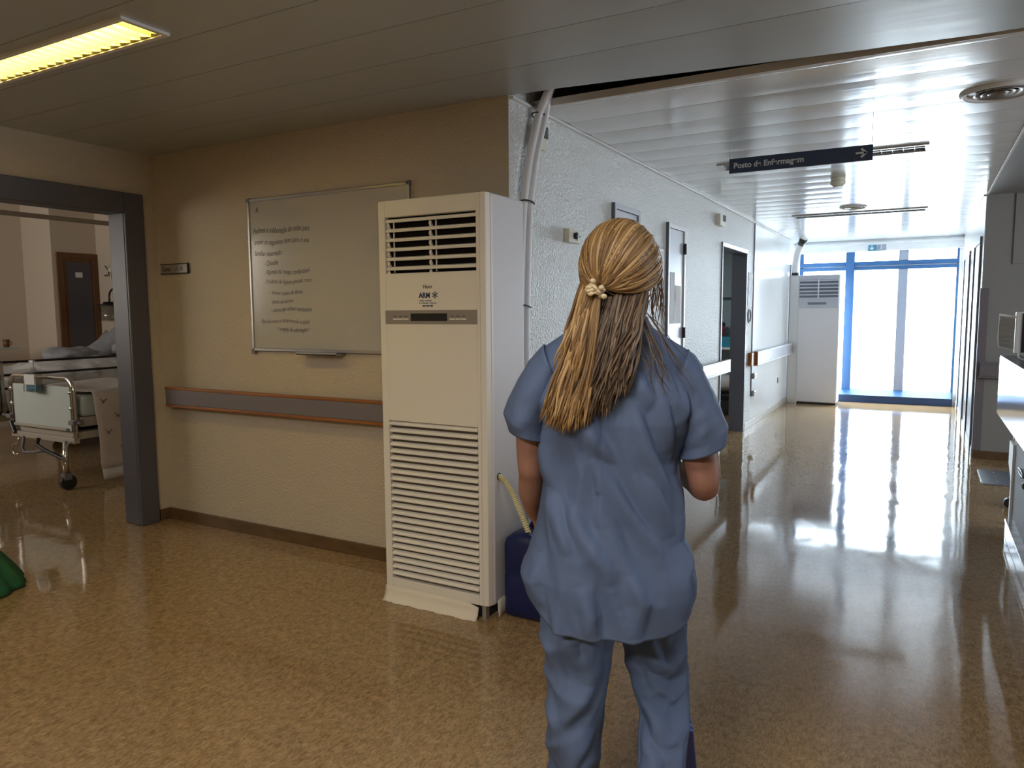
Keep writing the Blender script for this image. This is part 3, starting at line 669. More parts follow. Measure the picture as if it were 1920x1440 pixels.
MB().box(XC+0.012, XC+0.0128, 5.99, 6.175, 1.63, 1.735).build('printed_header', 'panel_grey', t)
pf = MB(); rows = []
for i in range(13):
    z = 1.73-i*0.034; c = 5.935+0.05*math.sin(i*0.3)+i*0.004; w_ = 0.045-0.002*i
    rows.append([(XC+0.0122, c-w_, z), (XC+0.0122, c+w_, z)])
pf.rings(rows, (False, False), False); pf.build('printed_figure', 'photo_print', t)
t = T('notice_board', 'small framed notice between the two service hatches', 'notice', (XC, 5.62, 1.45))
MB().box(XC, XC+0.012, 5.56, 5.70, 1.46, 1.90).build('notice_frame', 'thermo', t, bev=0.003); MB().box(XC+0.012, XC+0.0135, 5.575, 5.685, 1.475, 1.885).build('notice_sheet', 'paper', t)
t = T('alarm_beacon', 'small cream box with dark display above the open doorway', 'alarm', (XC, 7.47, 2.25))
MB().box(XC, XC+0.045, 7.36, 7.58, 2.255, 2.365).build('box', 'thermo', t, bev=0.005); MB().box(XC+0.045, XC+0.049, 7.47, 7.57, 2.30, 2.36).build('display', 'dark', t)
t = T('laminated_notice', 'laminated notice with a picture beside the open doorway', 'notice', (XC, 9.07, 1.6))
MB().box(XC, XC+0.004, 8.94, 9.20, 1.47, 1.865).build('sheet', 'photo_print', t); MB().box(XC+0.004, XC+0.006, 8.96, 9.18, 1.80, 1.85).build('sheet_header', 'paper', t)
t = T('ring_sign', 'round black ring sign below the laminated notice', 'sign', (XC, 9.0, 1.36))
MB().box(XC, XC+0.004, 8.90, 9.17, 1.25, 1.46).build('backing', 'paper', t)
MB().tube([(XC+0.006, 9.01+0.075*math.cos(a), 1.355+0.075*math.sin(a)) for a in [2*PI*k/28 for k in range(28)]], 0.012, 6, loop=True).build('ring', 'slate', t)
t = T('wall_socket', 'upper of two small sockets below the far corridor handrail', 'socket', (XC, 9.33, 0.6), 'sockets below the far handrail')
MB().box(XC, XC+0.04, 9.265, 9.40, 0.585, 0.655).build('socket_box', 'alu', t, bev=0.006); MB().box(XC+0.04, XC+0.044, 9.29, 9.375, 0.60, 0.64).build('socket_face', 'thermo', t)
dup(t, (XC, 9.33, 0.385), 'lower of two small sockets below the far corridor handrail')
t = T('outlet', 'small round outlet low on the far corridor panel', 'socket', (XC, 11.16, 0.41))
MB().lathe([(0.045, 0), (0.045, 0.012), (0.03, 0.014), (0.002, 0.014)], (XC, 11.16, 0.41), 20, 'x').build('cover', 'alu', t)

# room through the corridor doorway
t = T('storage_shelf', 'pale shelf on the wall inside the open doorway', 'shelf', (-2.5, 10.3, 0.9)); MB().box(-3.2, -2.0, 10.1, 10.4, 0.895, 0.925).build('shelf_board', 'paper', t); MB().box(-3.1, -3.08, 10.12, 10.4, 0.75, 0.895).box(-2.12, -2.1, 10.12, 10.4, 0.75, 0.895).build('bracket', 'alu', t)
t = T('wall_cupboard', 'grey wall cupboard inside the open doorway', 'cupboard', (-2.5, 10.4, 1.585)); MB().box(-3.4, -2.0, 10.36, 10.4, 1.585, 2.22).build('cupboard_body', 'teal_wall', t); MB().box(-3.4, -2.0, 10.355, 10.36, 1.585, 1.60).build('bottom_edge', 'dark', t)
t = T('sharps_bin', 'red plastic bin with dark lid on the shelf in the doorway', 'bin', (-2.45, 10.26, 0.925))
MB().rings([rrect(-2.47, 10.25, *q) for q in ((0.07, 0.06, 0.02, 0.925), (0.08, 0.07, 0.02, 1.15), (0.082, 0.072, 0.02, 1.22))]).build('bin_body', 'red', t, smooth=True)
MB().rings([rrect(-2.47, 10.25, *q) for q in ((0.084, 0.074, 0.02, 1.215), (0.084, 0.074, 0.02, 1.25), (0.05, 0.045, 0.02, 1.268))]).build('lid', 'dark', t)
t = T('glove_box', 'blue cardboard box on the shelf in the doorway', 'box', (-2.36, 10.2, 0.925)); MB().box(-2.40, -2.27, 10.12, 10.22, 0.925, 1.065).build('carton', 'cyan', t, bev=0.003); MB().box(-2.37, -2.30, 10.118, 10.12, 1.0, 1.04).build('slot', 'gel', t)
t = T('trolley', 'low dark trolley inside the open doorway', 'trolley', (-2.5, 10.15, 0)); MB().box(-2.75, -2.05, 9.95, 10.35, 0.22, 0.30).build('tray', 'black', t, bev=0.01)
for x in (-2.7, -2.1): 
    for y in (9.98, 10.3): MB().cyl((x, y, 0), (x, y, 0.3), 0.012, 8).build('leg', 'chrome', t)
sk = MB().ball((-2.4, 10.15, 0.43), (0.28, 0.17, 0.115), 20, 12)
for i, v in enumerate(sk.v): sk.v[i] = tuple(Vector(v)+Vector((noise.noise(Vector(v)*9), noise.noise(Vector(v)*9+Vector((5, 5, 5))), noise.noise(Vector(v)*7)))*0.035)
tag(sk.build('linen_bundle', 'sheet', None, smooth=True), 'crumpled white linen lying on the dark trolley', 'linen')

# ------------------------------------------------------------------ far air conditioner
t = T('air_conditioner', 'far white air conditioner with grey louvred head by the end window', 'air conditioner', (-1.40, 12.0, 0))
MB().box(-1.668, -1.09, 11.86, 12.2, 0.03, 1.942).build('casing', 'ac_body', t, bev=0.015)
MB().box(-1.660, -1.105, 11.845, 11.86, 1.46, 1.935).build('head_panel', 'panel_grey', t, bev=0.004)
MB().box(-1.648, -1.115, 11.842, 11.846, 1.60, 1.87).build('outlet_dark_plate', 'slate', t)
lv = MB()
for k in range(6): z = 1.865-k*0.052; lv.box(-1.648, -1.115, 11.832, 11.845, z-0.019, z)
lv.build('louvre_blades', 'panel_grey', t, bev=0.002)
MB().box(-1.392, -1.378, 11.830, 11.845, 1.60, 1.87).build('guide_vanes', 'trim_white', t)
MB().box(-1.53, -1.27, 11.84, 11.846, 1.50, 1.535).build('display', 'slate', t)
MB().box(-1.65, -1.10, 11.88, 12.18, 0, 0.032).build('base', 'dark', t)
t = T('pipe_casing', 'white upright pipe casing in the corner left of the far air conditioner', 'pipe casing', (-1.735, 11.96, 0))
MB().box(-1.80, -1.672, 11.92, 12.0, 0, 1.95).build('casing_box', 'panel_white', t, bev=0.008)
t = T('refrigerant_pipe', 'white pipe with black tape above the far air conditioner', 'pipe', (-1.74, 11.96, 1.95))
MB().tube(spline([(-1.735, 11.95, 1.95), (-1.735, 11.95, 2.10), (-1.70, 11.90, 2.28), (-1.62, 11.80, 2.44), (-1.60, 11.78, 2.50)]), 0.05, 12).build('pipe', 'pipe', t, smooth=True)
MB().cyl((-1.645, 11.825, 2.395), (-1.60, 11.775, 2.475), 0.054, 12).build('tape_band', 'black', t, smooth=True)
MB().cyl((-1.735, 11.95, 1.945), (-1.735, 11.95, 1.985), 0.054, 12).build('tape_band', 'black', t, smooth=True)

# ------------------------------------------------------------------ nurse station, right
t = T('reception_counter', 'glossy white counter front with dark top at the right edge', 'counter', (0.75, 4.2, 0))
MB().box(0.46, 0.485, 2.6, 5.94, 0.715, 1.098).build('counter_front', 'counter', t, bev=0.004)
MB().box(0.462, 0.95, 2.6, 5.94, 1.098, 1.108).build('counter_top', 'counter_top', t, bev=0.002)
MB().box(0.54, 0.575, 2.6, 5.62, 0.0, 0.90).build('lower_panel', 'granite', t)
MB().prism([(0.528, 5.62, 0.56), (0.528, 5.77, 0.56), (0.528, 5.77, 0.41), (0.528, 5.60, 0.33), (0.528, 5.60, 0.0), (0.528, 5.55, 0.0), (0.528, 5.55, 0.56)], (0.014, 0, 0)).build('panel_edge', 'trim_white', t)
MB().box(0.545, 0.57, 5.735, 5.765, 0.0, 0.72).build('support_post', 'oak', t); MB().box(0.543, 0.572, 5.733, 5.767, 0.44, 0.50).build('post_band', 'black', t)
MB().box(0.498, 0.54, 2.6, 5.44, 0.0, 0.095).build('plinth', 'marble', t, bev=0.004)
MB().box(0.494, 0.545, 2.6, 5.44, 0.095, 0.112).build('plinth_cap', 'marble', t, bev=0.003)
t = T('monitor', 'computer monitor with pale edge standing on the counter', 'monitor', (0.72, 5.5, 1.108))
MB().box(0.497, 0.97, 5.49, 5.53, 1.145, 1.40).build('monitor_case', 'white', t, bev=0.004); MB().box(0.530, 0.955, 5.487, 5.49, 1.15, 1.392).build('screen', 'screen', t)
MB().box(0.66, 0.80, 5.42, 5.60, 1.108, 1.118).box(0.71, 0.75, 5.515, 5.535, 1.118, 1.2).build('stand', 'white', t)
MB().tube(bez((0.52, 5.5, 1.145), (0.50, 5.45, 1.10), (0.56, 5.3, 1.115), (0.60, 5.0, 1.113), 14), 0.004, 6).build('cable', 'white', t)
t = T('document_holder', 'clear sheet holder clipped to the side of the monitor', 'document holder', (0.455, 5.51, 1.18))
sh = MB(); rows = [[(0.412+0.004*math.cos(i*0.5)+0.0, 5.505-0.010*math.sin(PI*i/8), 1.182+0.206*i/8), (0.498, 5.507, 1.165+0.208*i/8)] for i in range(9)]
sh.rings(rows, (False, False), False); sh.build('clear_sheet', 'clear_sheet', t, solid=0.001)
MB().prism([(0.412, 5.50, 1.377), (0.498, 5.502, 1.363), (0.498, 5.502, 1.376), (0.412, 5.50, 1.391)], (0, 0.004, 0)).build('header_strip', 'paper', t)
MB().tube([(0.414, 5.503, 1.183), (0.408, 5.497, 1.24), (0.409, 5.496, 1.32), (0.414, 5.502, 1.385)], 0.0018, 6).build('sheet_edge', 'paper', t)
MB().tube([(0.414, 5.503, 1.183), (0.498, 5.505, 1.166)], 0.0016, 6).build('sheet_edge', 'paper', t)
t = T('office_chair', 'dark wheeled chair behind the grey counter panel', 'chair', (0.86, 6.25, 0))
for k in range(5):
    a = PI+k*2*PI/5; ex, ey = 0.86+0.27*math.cos(a), 6.25+0.27*math.sin(a)
    lg = MB().tube([(0.86, 6.25, 0.12), (ex, ey, 0.075)], [0.022, 0.016], 8).build('leg', 'black', t)
    MB().cyl((ex, ey-0.022, 0.036), (ex, ey+0.022, 0.036), 0.035, 16).build('caster', 'rubber', lg)
MB().cyl((0.86, 6.25, 0.1), (0.86, 6.25, 0.46), 0.025, 12).build('column', 'chrome', t)
MB().box(0.64, 1.08, 6.03, 6.47, 0.46, 0.53).build('seat', 'black', t, bev=0.03); MB().box(1.04, 1.10, 6.05, 6.45, 0.62, 1.0).build('backrest', 'black', t, bev=0.03)
MB().box(1.07, 1.10, 6.22, 6.28, 0.48, 0.7).build('back_post', 'black', t)
t = T('floor_hatch', 'dark metal plate with studs on the floor at the foot of the taupe wall', 'floor plate', (0.6, 7.3, 0))
MB().box(0.475, 0.95, 7.0, 7.62, 0.0, 0.006).build('plate', 'slate', t, bev=0.002); MB().box(0.468, 0.477, 7.05, 7.60, 0.0, 0.008).build('plate_edge', 'trim_white', t)  # white edge strip paints in the glare along the plate
for y in (7.12, 7.35, 7.5): MB().ball((0.585, y, 0.008), (0.008, 0.012, 0.005), 8, 5).build('stud', 'chrome', t)
t = T('wall_panel', 'plain flat access panel high on the taupe wall at the right edge', 'wall panel', (1.1, DR, 1.83)); MB().box(0.697, 1.5, DR-0.012, DR, 1.83, 2.466).build('panel', 'taupe_wall', t, bev=0.003); MB().box(0.692, 0.699, DR-0.014, DR, 1.83, 2.466).build('panel_trim', 'plate', t)
t = T('cable_loop', 'loop of dark cable hanging under the counter', 'cable', (0.53, 5.2, 0.4))
tag(t, 'loop of dark cable hanging on the grey counter panel', 'cable')
MB().tube([(0.532, 5.14+0.13*math.cos(a), 0.465+0.012*math.sin(a)) for a in [2*PI*k/24 for k in range(24)]], 0.006, 8, loop=True).build('cable_ring', 'slate', t, smooth=True)
MB().ball((0.53, 4.93, 0.43), (0.012, 0.03, 0.02), 10, 8).build('plug', 'black', t)
# ------------------------------------------------------------------ the ward seen through the left door
t = T('curtain_rail', 'pale curtain rail running across the ward behind the open doorway', 'rail', (-5.2, 3.4, 2.07))
MB().box(-5.215, -5.185, 0.9, 5.9, 2.062, 2.092).build('rail_bar', 'plate', t, bev=0.003)
for y in (1.4, 3.6, 5.6): MB().cyl((-5.2, y, 2.09), (-5.2, y, H), 0.008, 8).build('drop_rod', 'plate', t)
t = tag(MB().box(-9.58, -9.577, 5.625, 5.715, 1.90, 1.965).build('paper_note', 'paper'), 'small white note stuck on the grey ward door', 'note')

def loop_path(x0, x1, z0, z1, y, r=0.10, n=6, close=True):
    pts = []
    for cx_, cz_, a0 in ((x1-r, z1-r, 0), (x0+r, z1-r, PI/2)):
        for i in range(n+1):
            a = a0+PI/2*i/n; pts.append((cx_+r*math.cos(a), y, cz_+r*math.sin(a)))
    for cx_, cz_, a0 in ((x0+.06, z0+.06, PI), (x1-.06, z0+.06, 1.5*PI)):
        for i in range(n+1):
            a = a0+PI/2*i/n; pts.append((cx_+.06*math.cos(a), y, cz_+.06*math.sin(a)))
    return pts
def bed(x0, x1, y0, y1, label, zt=0.78):
    t = T('hospital_bed', label, 'bed', ((x0+x1)/2, (y0+y1)/2, 0), None)
    MB().tube(loop_path(x0+0.02, x1-0.02, 0.40, 0.905, y0), 0.019, 12, loop=True).build('foot_rail', 'chrome', t, smooth=True)
    MB().box(x0+0.07, x1-0.07, y0-0.006, y0+0.006, 0.47, 0.835).build('foot_panel', 'headboard', t, bev=0.004)
    k = MB()
    for x in (x0+0.05, x1-0.05):
        for z in (0.79, 0.66): k.ball((x, y0-0.012, z), (0.02, 0.014, 0.02), 10, 6)
    k.build('panel_screws', 'chrome', t, smooth=True)
    MB().box(x0+0.10, x1-0.10, y0-0.035, y0-0.012, 0.475, 0.497).build('foot_crossbar', 'bed_frame', t, bev=0.004)
    for x, s_ in ((x0+0.02, -1), (x1-0.02, 1)):
        MB().box(x-0.035, x+0.035, y0-0.04, y0+0.05, 0.53, 0.565).cyl((x+s_*0.035, y0, 0.55), (x+s_*0.10, y0-0.02, 0.548), 0.010, 8).build('clamp', 'rail_grey', t, bev=0.004)
    MB().box(x0+0.04, x1-0.04, y0+0.02, y1, 0.40, 0.46).box(x0+0.02, x1-0.02, y0-0.02, y0+0.03, 0.37, 0.42).build('chassis', 'bed_frame', t, bev=0.006)
    MB().box(x0+0.04, x1-0.04, y0+0.06, y1, 0.50, 0.58).build('mattress_base', 'bed_frame', t, bev=0.006)
    m = MB().box(x0+0.03, x1-0.03, y0+0.07, y1-0.02, 0.58, zt-0.02).build('mattress', 'headboard', t, bev=0.03)
    for x in (x0+0.12, x1-0.07):
        for y in (y0-0.08 if x > x0+0.5 else y0+1.05, y1-0.12):
            lg = MB().cyl((x, y, 0.09), (x, y+0.02, 0.40), 0.022, 12).build('leg', 'chrome', t, smooth=True)
            MB().cyl((x-0.018, y+0.02, 0.062), (x+0.018, y+0.02, 0.062), 0.062, 20).build('caster', 'rubber', lg)
            MB().box(x-0.028, x+0.028, y-0.02, y+0.04, 0.085, 0.14).build('caster_fork', 'rail_grey', lg)
    ub = MB().tube([(x0+0.22, y0-0.02, 0.385), (x0+0.20, y0-0.03, 0.28), (x0+0.23, y0-0.03, 0.245), (x0+0.40, y0-0.03, 0.262), (x0+0.52, y0-0.02, 0.285)], 0.013, 8)
    ub.build('pedal_bar', 'rail_grey', t, smooth=True)
    MB().tube([(x0+0.46, y0-0.03, 0.385), (x0+0.47, y0-0.05, 0.33), (x0+0.62, y0-0.06, 0.295), (x1-0.10, y0-0.05, 0.24), (x1-0.07, y0-0.06, 0.15)], 0.016, 8).build('brake_lever', 'black', t, smooth=True)
    MB().tube([(x0+0.14, y0-0.02, 0.385), (x0+0.14, y0-0.03, 0.33)]+arc((x0+0.09, y0-0.03, 0.26), 0.05, PI/3, PI*1.75, 10, (1, 0, 0), (0, 0, 1)), 0.006, 6).build('bag_hook', 'chrome', t, smooth=True)
    MB().cyl((x0+0.035, y0-0.025, 0.50), (x0+0.10, y0-0.03, 0.405), 0.018, 10).build('grip', 'black', t)
    return t
b1 = bed(-6.95, -5.97, 3.44, 5.60, 'nearest hospital bed with chrome foot rail and cream bedspread')
# bedspread: top plus right hand drop with a paler border
def cloth(pts_rows, amp, fr, seed):
    rows = []
    for r in pts_rows:
        rows.append([tuple(Vector(p)+Vector((noise.noise(Vector(p)*fr+Vector((seed, 0, 0))), noise.noise(Vector(p)*fr+Vector((0, seed, 3))), noise.noise(Vector(p)*fr+Vector((4, 2, seed)))))*amp) for p in r])
    return rows
def sprd(z_lo, z_hi, n):
    rows = []
    for i in range(41):
        y = 3.56+2.0*i/40; row = []
        low = 0.055+0.02*math.sin(y*3)
        for k in range(n+1):
            s_ = k/n
            row.append((y, s_))
        rows.append(row)
    return rows
rows = []
for i in range(41):
    y = 3.555+2.0*i/40; r = []
    for q in range(15): r.append((-6.92+0.95*q/14, y, 0.795+0.012*math.sin(y*5+q*0.5)))
    for a in (20, 45, 70): r.append((-5.97+0.035*math.sin(math.radians(a)), y, 0.757+0.035*math.cos(math.radians(a))))
    for q in range(1, 12): r.append((-5.93+0.02*math.sin(y*9+q*0.3)+0.01*q/11, y+0.004*q, 0.757-(0.757-0.135)*q/11))
    rows.append(r)
MBs = MB(); MBs.rings(cloth(rows, 0.02, 3.0, 1.0), (False, False), False)
spread = MBs.build('bedspread', 'spread', None, smooth=True, solid=0.006); tag(spread, 'cream bedspread with small sprigs hanging down the side of the nearest bed', 'bedspread')
bd = []
for i in range(41):
    y = 3.555+2.0*i/40; e = cloth(rows, 0.02, 3.0, 1.0)[i][-1]; bd.append([(e[0]+0.002, e[1], e[2]+0.004), (e[0]+0.004, e[1]+0.003, e[2]-0.04), (e[0]+0.006, e[1]+0.006, e[2]-0.085)])
mb = MB(); mb.rings(bd, (False, False), False); mb.build('pale_border', 'sheet', spread, smooth=True, solid=0.006)
spg = MB()
for y, z in ((3.63, 0.70), (3.84, 0.715), (3.75, 0.57), (3.66, 0.44), (3.90, 0.49), (3.78, 0.29), (4.1, 0.35), (4.05, 0.62), (4.3, 0.5), (4.25, 0.74), (4.4, 0.25)):
    x = -5.905
    spg.ball((x, y, z), (0.003, 0.011, 0.013), 8, 5)
    for a in (0.6, 2.4): spg.tube([(x, y, z), (x, y+0.035*math.cos(a), z+0.045*math.sin(a))], 0.0035, 5)
spg.build('sprig_pattern', 'rail_grey', spread)
# sanitiser bottle on the foot rail
t = T('sanitiser_bottle', 'pump bottle with blue gel hanging on the chrome foot rail of the bed', 'bottle', (-6.46, 3.40, 0.78))
MB().rings([rrect(-6.46, 3.39, *q) for q in ((0.075, 0.03, 0.02, 0.785), (0.08, 0.033, 0.02, 0.80), (0.08, 0.033, 0.02, 0.93), (0.05, 0.025, 0.015, 0.955), (0.018, 0.018, 0.01, 0.965), (0.018, 0.018, 0.01, 0.985))]).build('bottle_body', 'clear', t, smooth=True)
MB().rings([rrect(-6.46, 3.39, *q) for q in ((0.072, 0.027, 0.018, 0.788), (0.077, 0.03, 0.018, 0.802), (0.077, 0.03, 0.018, 0.84))]).build('blue_gel', 'gel', t, smooth=True)
MB().box(-6.535, -6.385, 3.353, 3.356, 0.845, 0.93).build('bottle_label', 'sheet', t)
MB().cyl((-6.46, 3.39, 0.985), (-6.46, 3.39, 1.03), 0.006, 8).box(-6.50, -6.44, 3.38, 3.40, 1.03, 1.045).build('pump', 'sheet', t)
MB().tube([(-6.545, 3.42, 0.91), (-6.545, 3.36, 0.90), (-6.545, 3.35, 0.79), (-6.375, 3.35, 0.785), (-6.375, 3.36, 0.90), (-6.375, 3.43, 0.91)], 0.004, 6).build('wire_holder', 'chrome', t)

b2 = bed(-8.640, -7.660, 3.62, 5.60, 'second hospital bed farther back with black side rails', 0.80)
for z in (0.972, 0.848, 0.72):
    MB().cyl((-7.640, 3.56, z), (-7.640, 5.50, z), 0.012, 8).build('side_rail', 'black', b2)
for y in (3.72, 5.46): MB().box(-7.652, -7.628, y-0.015, y+0.015, 0.46, 0.97).build('rail_post', 'chrome', b2)
# covers over the second bed
rows = []
for i in range(37):
    y = 3.80+1.6*i/36; r = []
    hump = lerp([(3.8, 0.84), (4.2, 0.90), (4.6, 0.99), (4.85, 1.00), (5.05, 0.96), (5.4, 0.86)], y)
    for q in range(21):
        s_ = q/20; x = -8.660+1.0*s_
        z = 0.80+(hump-0.80)*math.sin(PI*min(1, max(0, s_)))**0.7
        r.append((x, y, z))
    for q in range(1, 6): r.append((-7.655, y, 0.80-0.05*q))
    rows.append(r)
mb = MB(); mb.rings(cloth(rows, 0.06, 4.5, 2.0), (False, False), False)
tag(mb.build('bed_covers', 'sheet', None, smooth=True, solid=0.01), 'crumpled white bedclothes on the second bed', 'bedclothes')
bl = MB().ball((-8.160, 4.680, 0.99), (0.26, 0.27, 0.085), 28, 16)
for i, v in enumerate(bl.v):
    p = Vector(v); bl.v[i] = tuple(p+Vector((noise.noise(p*6), noise.noise(p*6+Vector((3, 1, 2))), noise.noise(p*5+Vector((9, 9, 1)))*0.8))*0.06)
tag(bl.build('folded_blanket', 'blanket', None, smooth=True), 'crumpled grey blanket on top of the second bed', 'blanket')
mb = MB(); rows = []
for i in range(9):
    y = 4.950+0.50*i/8; z = 0.80+0.45*(i/8)**0.9
    rows.append([(-8.560+0.84*k/8, y, z+0.02*math.sin(k*0.9+i)) for k in range(9)])
mb.rings(rows, (False, False), False); mb.build('raised_backrest', 'sheet', b2, smooth=True, solid=0.08)
# patient resting against the backrest (mostly hidden behind the door jamb)
pt = T('person', 'person in pale gown reclining in the second bed, hands on the blanket', 'person', (-8.140, 5.200, 0.85))
bm_ = MB()
bm_.rings([[(-8.140+rx*math.cos(a), y+0.02*math.sin(a), z+rz_*math.sin(a)) for a in [2*PI*k/16 for k in range(16)]] for y, z, rx, rz_ in ((4.450, 0.90, 0.14, 0.06), (4.750, 0.93, 0.17, 0.09), (4.950, 0.97, 0.17, 0.10), (5.120, 1.08, 0.18, 0.11), (5.280, 1.20, 0.17, 0.10), (5.340, 1.27, 0.07, 0.06), (5.380, 1.30, 0.05, 0.05))])
bm_.ball((-8.140, 5.400, 1.40), (0.075, 0.09, 0.105), 16, 12); bm_.ball((-8.140, 5.300, 1.39), (0.014, 0.02, 0.02), 8, 6)
for s_ in (-1, 1):
    bm_.tube([(-8.140+s_*0.17, 5.250, 1.18), (-8.140+s_*0.22, 5.150, 1.05), (-8.140+s_*0.10, 5.000, 1.02), (-8.140+s_*0.02, 4.970, 1.05)], [0.055, 0.045, 0.038, 0.026], 10)
    hx = -8.140-s_*0.02
    bm_.ball((hx, 4.950, 1.03), (0.04, 0.045, 0.022), 12, 8)
    for f_ in range(4): bm_.tube([(hx-0.027+f_*0.018, 4.915, 1.035), (hx-0.027+f_*0.018, 4.885, 1.03), (hx-0.027+f_*0.018, 4.870, 1.012)], [0.009, 0.008, 0.006], 6)
    bm_.tube([(hx+0.035*s_, 4.960, 1.04), (hx+0.05*s_, 4.930, 1.045), (hx+0.045*s_, 4.900, 1.04)], [0.010, 0.009, 0.007], 6)
o = bm_.build('body', 'skin2', pt)
md = o.modifiers.new('remesh', 'REMESH'); md.mode = 'VOXEL'; md.voxel_size = 0.008; md.use_smooth_shade = True
gw = MB().rings([[(-8.140+rx*math.cos(a), y+0.02*math.sin(a), z+rz_*math.sin(a)) for a in [2*PI*k/20 for k in range(20)]] for y, z, rx, rz_ in ((4.600, 0.92, 0.18, 0.09), (4.900, 0.96, 0.19, 0.115), (5.120, 1.085, 0.20, 0.125), (5.260, 1.19, 0.19, 0.115), (5.330, 1.25, 0.11, 0.08))])
for s_ in (-1, 1): gw.tube([(-8.140+s_*0.16, 5.250, 1.19), (-8.140+s_*0.22, 5.160, 1.05), (-8.140+s_*0.13, 5.030, 1.02)], [0.08, 0.075, 0.06], 12)
for i, v in enumerate(gw.v): gw.v[i] = tuple(Vector(v)+Vector((1, 1, 1))*noise.noise(Vector(v)*14)*0.012)
gw.build('gown', 'blanket', pt, smooth=True)
MB().ball((-8.140, 5.430, 1.43), (0.082, 0.085, 0.095), 14, 10).build('hair', 'hair_dk', pt, smooth=True)
t = tag(MB().tube([(-8.160, 5.05, 1.07), (-8.290, 5.3, 1.18), (-8.490, 5.6, 1.34), (-8.590, 5.9, 1.42)], 0.004, 6).build('drip_line', 'thermo', None, smooth=True), 'thin clear drip line rising from the second bed to the ward wall', 'tube')
# overbed table behind
t = T('overbed_table', 'pale overbed table behind the second bed at the left', 'table', (-9.5, 4.3, 0))
MB().box(-9.75, -9.30, 3.7, 4.75, 1.02, 1.045).build('table_top', 'headboard', t, bev=0.005)
MB().box(-9.55, -9.48, 3.78, 3.86, 0.1, 1.02).build('column', 'chrome', t); MB().box(-9.75, -9.2, 3.76, 3.88, 0.05, 0.1).build('base', 'bed_frame', t)
t = T('cup', 'small brown cup on the overbed table', 'cup', (-9.45, 4.68, 1.045)); MB().lathe([(0.03, 0), (0.038, 0.09), (0.034, 0.09), (0.027, 0.01), (0.002, 0.01)], (-9.45, 4.68, 1.045), 20).build('cup_body', 'wood_dark', t, smooth=True); MB().tube(arc((-9.45, 4.718, 1.09), 0.022, -PI/2, PI/2, 8, (0, 1, 0), (0, 0, 1)), 0.004, 6).build('handle', 'wood_dark', t)
# gas outlets and suction jar on the head wall
t = T('gas_outlet_rail', 'cluster of cream and chrome gas valves on the ward head wall', 'medical valves', (-9.15, 5.9, 1.95))
MB().box(-9.30, -8.75, 5.88, 5.93, 1.935, 1.975).build('mounting_bar', 'alu', t, bev=0.004)
for x in (-9.20, -9.06, -8.92):
    g = MB().cyl((x, 5.86, 1.955), (x, 5.86, 2.03), 0.028, 14).build('flow_meter', 'thermo', t, smooth=True)
    MB().cyl((x, 5.93, 1.955), (x, 5.83, 1.955), 0.018, 10).cyl((x, 5.86, 1.955), (x, 5.86, 1.86), 0.008, 8).build('valve', 'chrome', t)
MB().cyl((-9.35, 5.88, 2.05), (-9.22, 5.88, 1.95), 0.010, 8).ball((-9.30, 5.86, 1.925), (0.05, 0.02, 0.014), 8, 6).build('lever', 'rail_grey', t)
t = T('suction_jar', 'clear suction jar with black lid and hose on the ward head wall', 'jar', (-9.19, 5.86, 1.33))
MB().lathe([(0.105, 0.0), (0.112, 0.01), (0.115, 0.20), (0.110, 0.20), (0.108, 0.012), (0.002, 0.01)], (-9.19, 5.80, 1.335), 24).build('jar_body', 'clear', t, smooth=True)
MB().lathe([(0.13, 0.0), (0.13, 0.015), (0.07, 0.02), (0.06, 0.05), (0.002, 0.05)], (-9.19, 5.80, 1.535), 24).build('lid', 'black', t, smooth=True)
MB().tube([(-9.17, 5.80, 1.57)]+arc((-9.06, 5.80, 1.64), 0.11, PI, 0, 10, (1, 0, 0), (0, 0, 1))+[(-8.95, 5.82, 1.5), (-8.96, 5.88, 1.45)], 0.012, 8).build('hose', 'black', t, smooth=True)
MB().box(-9.02, -8.92, 5.84, 5.93, 1.42, 1.50).build('bracket', 'black', t, bev=0.01)
MB().tube([(-9.30, 5.80, 1.56), (-9.40, 5.82, 1.55), (-9.42, 5.84, 1.46), (-9.36, 5.84, 1.43), (-9.30, 5.82, 1.44)], 0.004, 6).build('tube', 'thermo', t, smooth=True)

# green bag
t = T('laundry_bag', 'dark green cloth laundry bag on the floor at the left edge', 'laundry bag', (-4.255, 1.818, 0))
prof = [(0.255, 0.004), (0.268, 0.012), (0.258, 0.04), (0.222, 0.10), (0.182, 0.16), (0.142, 0.21), (0.085, 0.25), (0.05, 0.275), (0.042, 0.30), (0.06, 0.325)]
rs = []
for r, z in prof:
    ring = []
    for k in range(64):
        a = 2*PI*k/64; rr = r*(1+0.045*math.sin(a*9+z*4)*max(0, 1-z*2)+0.03*math.sin(a*17+2)*max(0.2, 1-z*2))
        ring.append((-4.255+rr*math.cos(a), 1.818+rr*math.sin(a), z))
    rs.append(ring)
MB().rings(rs).build('bag', 'green', t, smooth=True)
MB().lathe([(0.052, 0.0), (0.06, 0.01), (0.055, 0.025), (0.05, 0.03)], (-4.255, 1.818, 0.265), 24).build('drawstring', 'green', t, smooth=True)

# ------------------------------------------------------------------ the nurse
NR = T('person', 'person seen from behind with long blonde half-tied hair in blue scrubs', 'person', (-0.665, 1.75, 0), rz=math.radians(20.807))
CD = 1.872
def PP(u, z, y): s_ = 1+y/CD; return (u*s_, y, 1.42-(1.42-z)*s_)
def nz(p, f, seed=0): return noise.noise(Vector(p)*f+Vector((seed*3.1, seed*1.7, seed)))
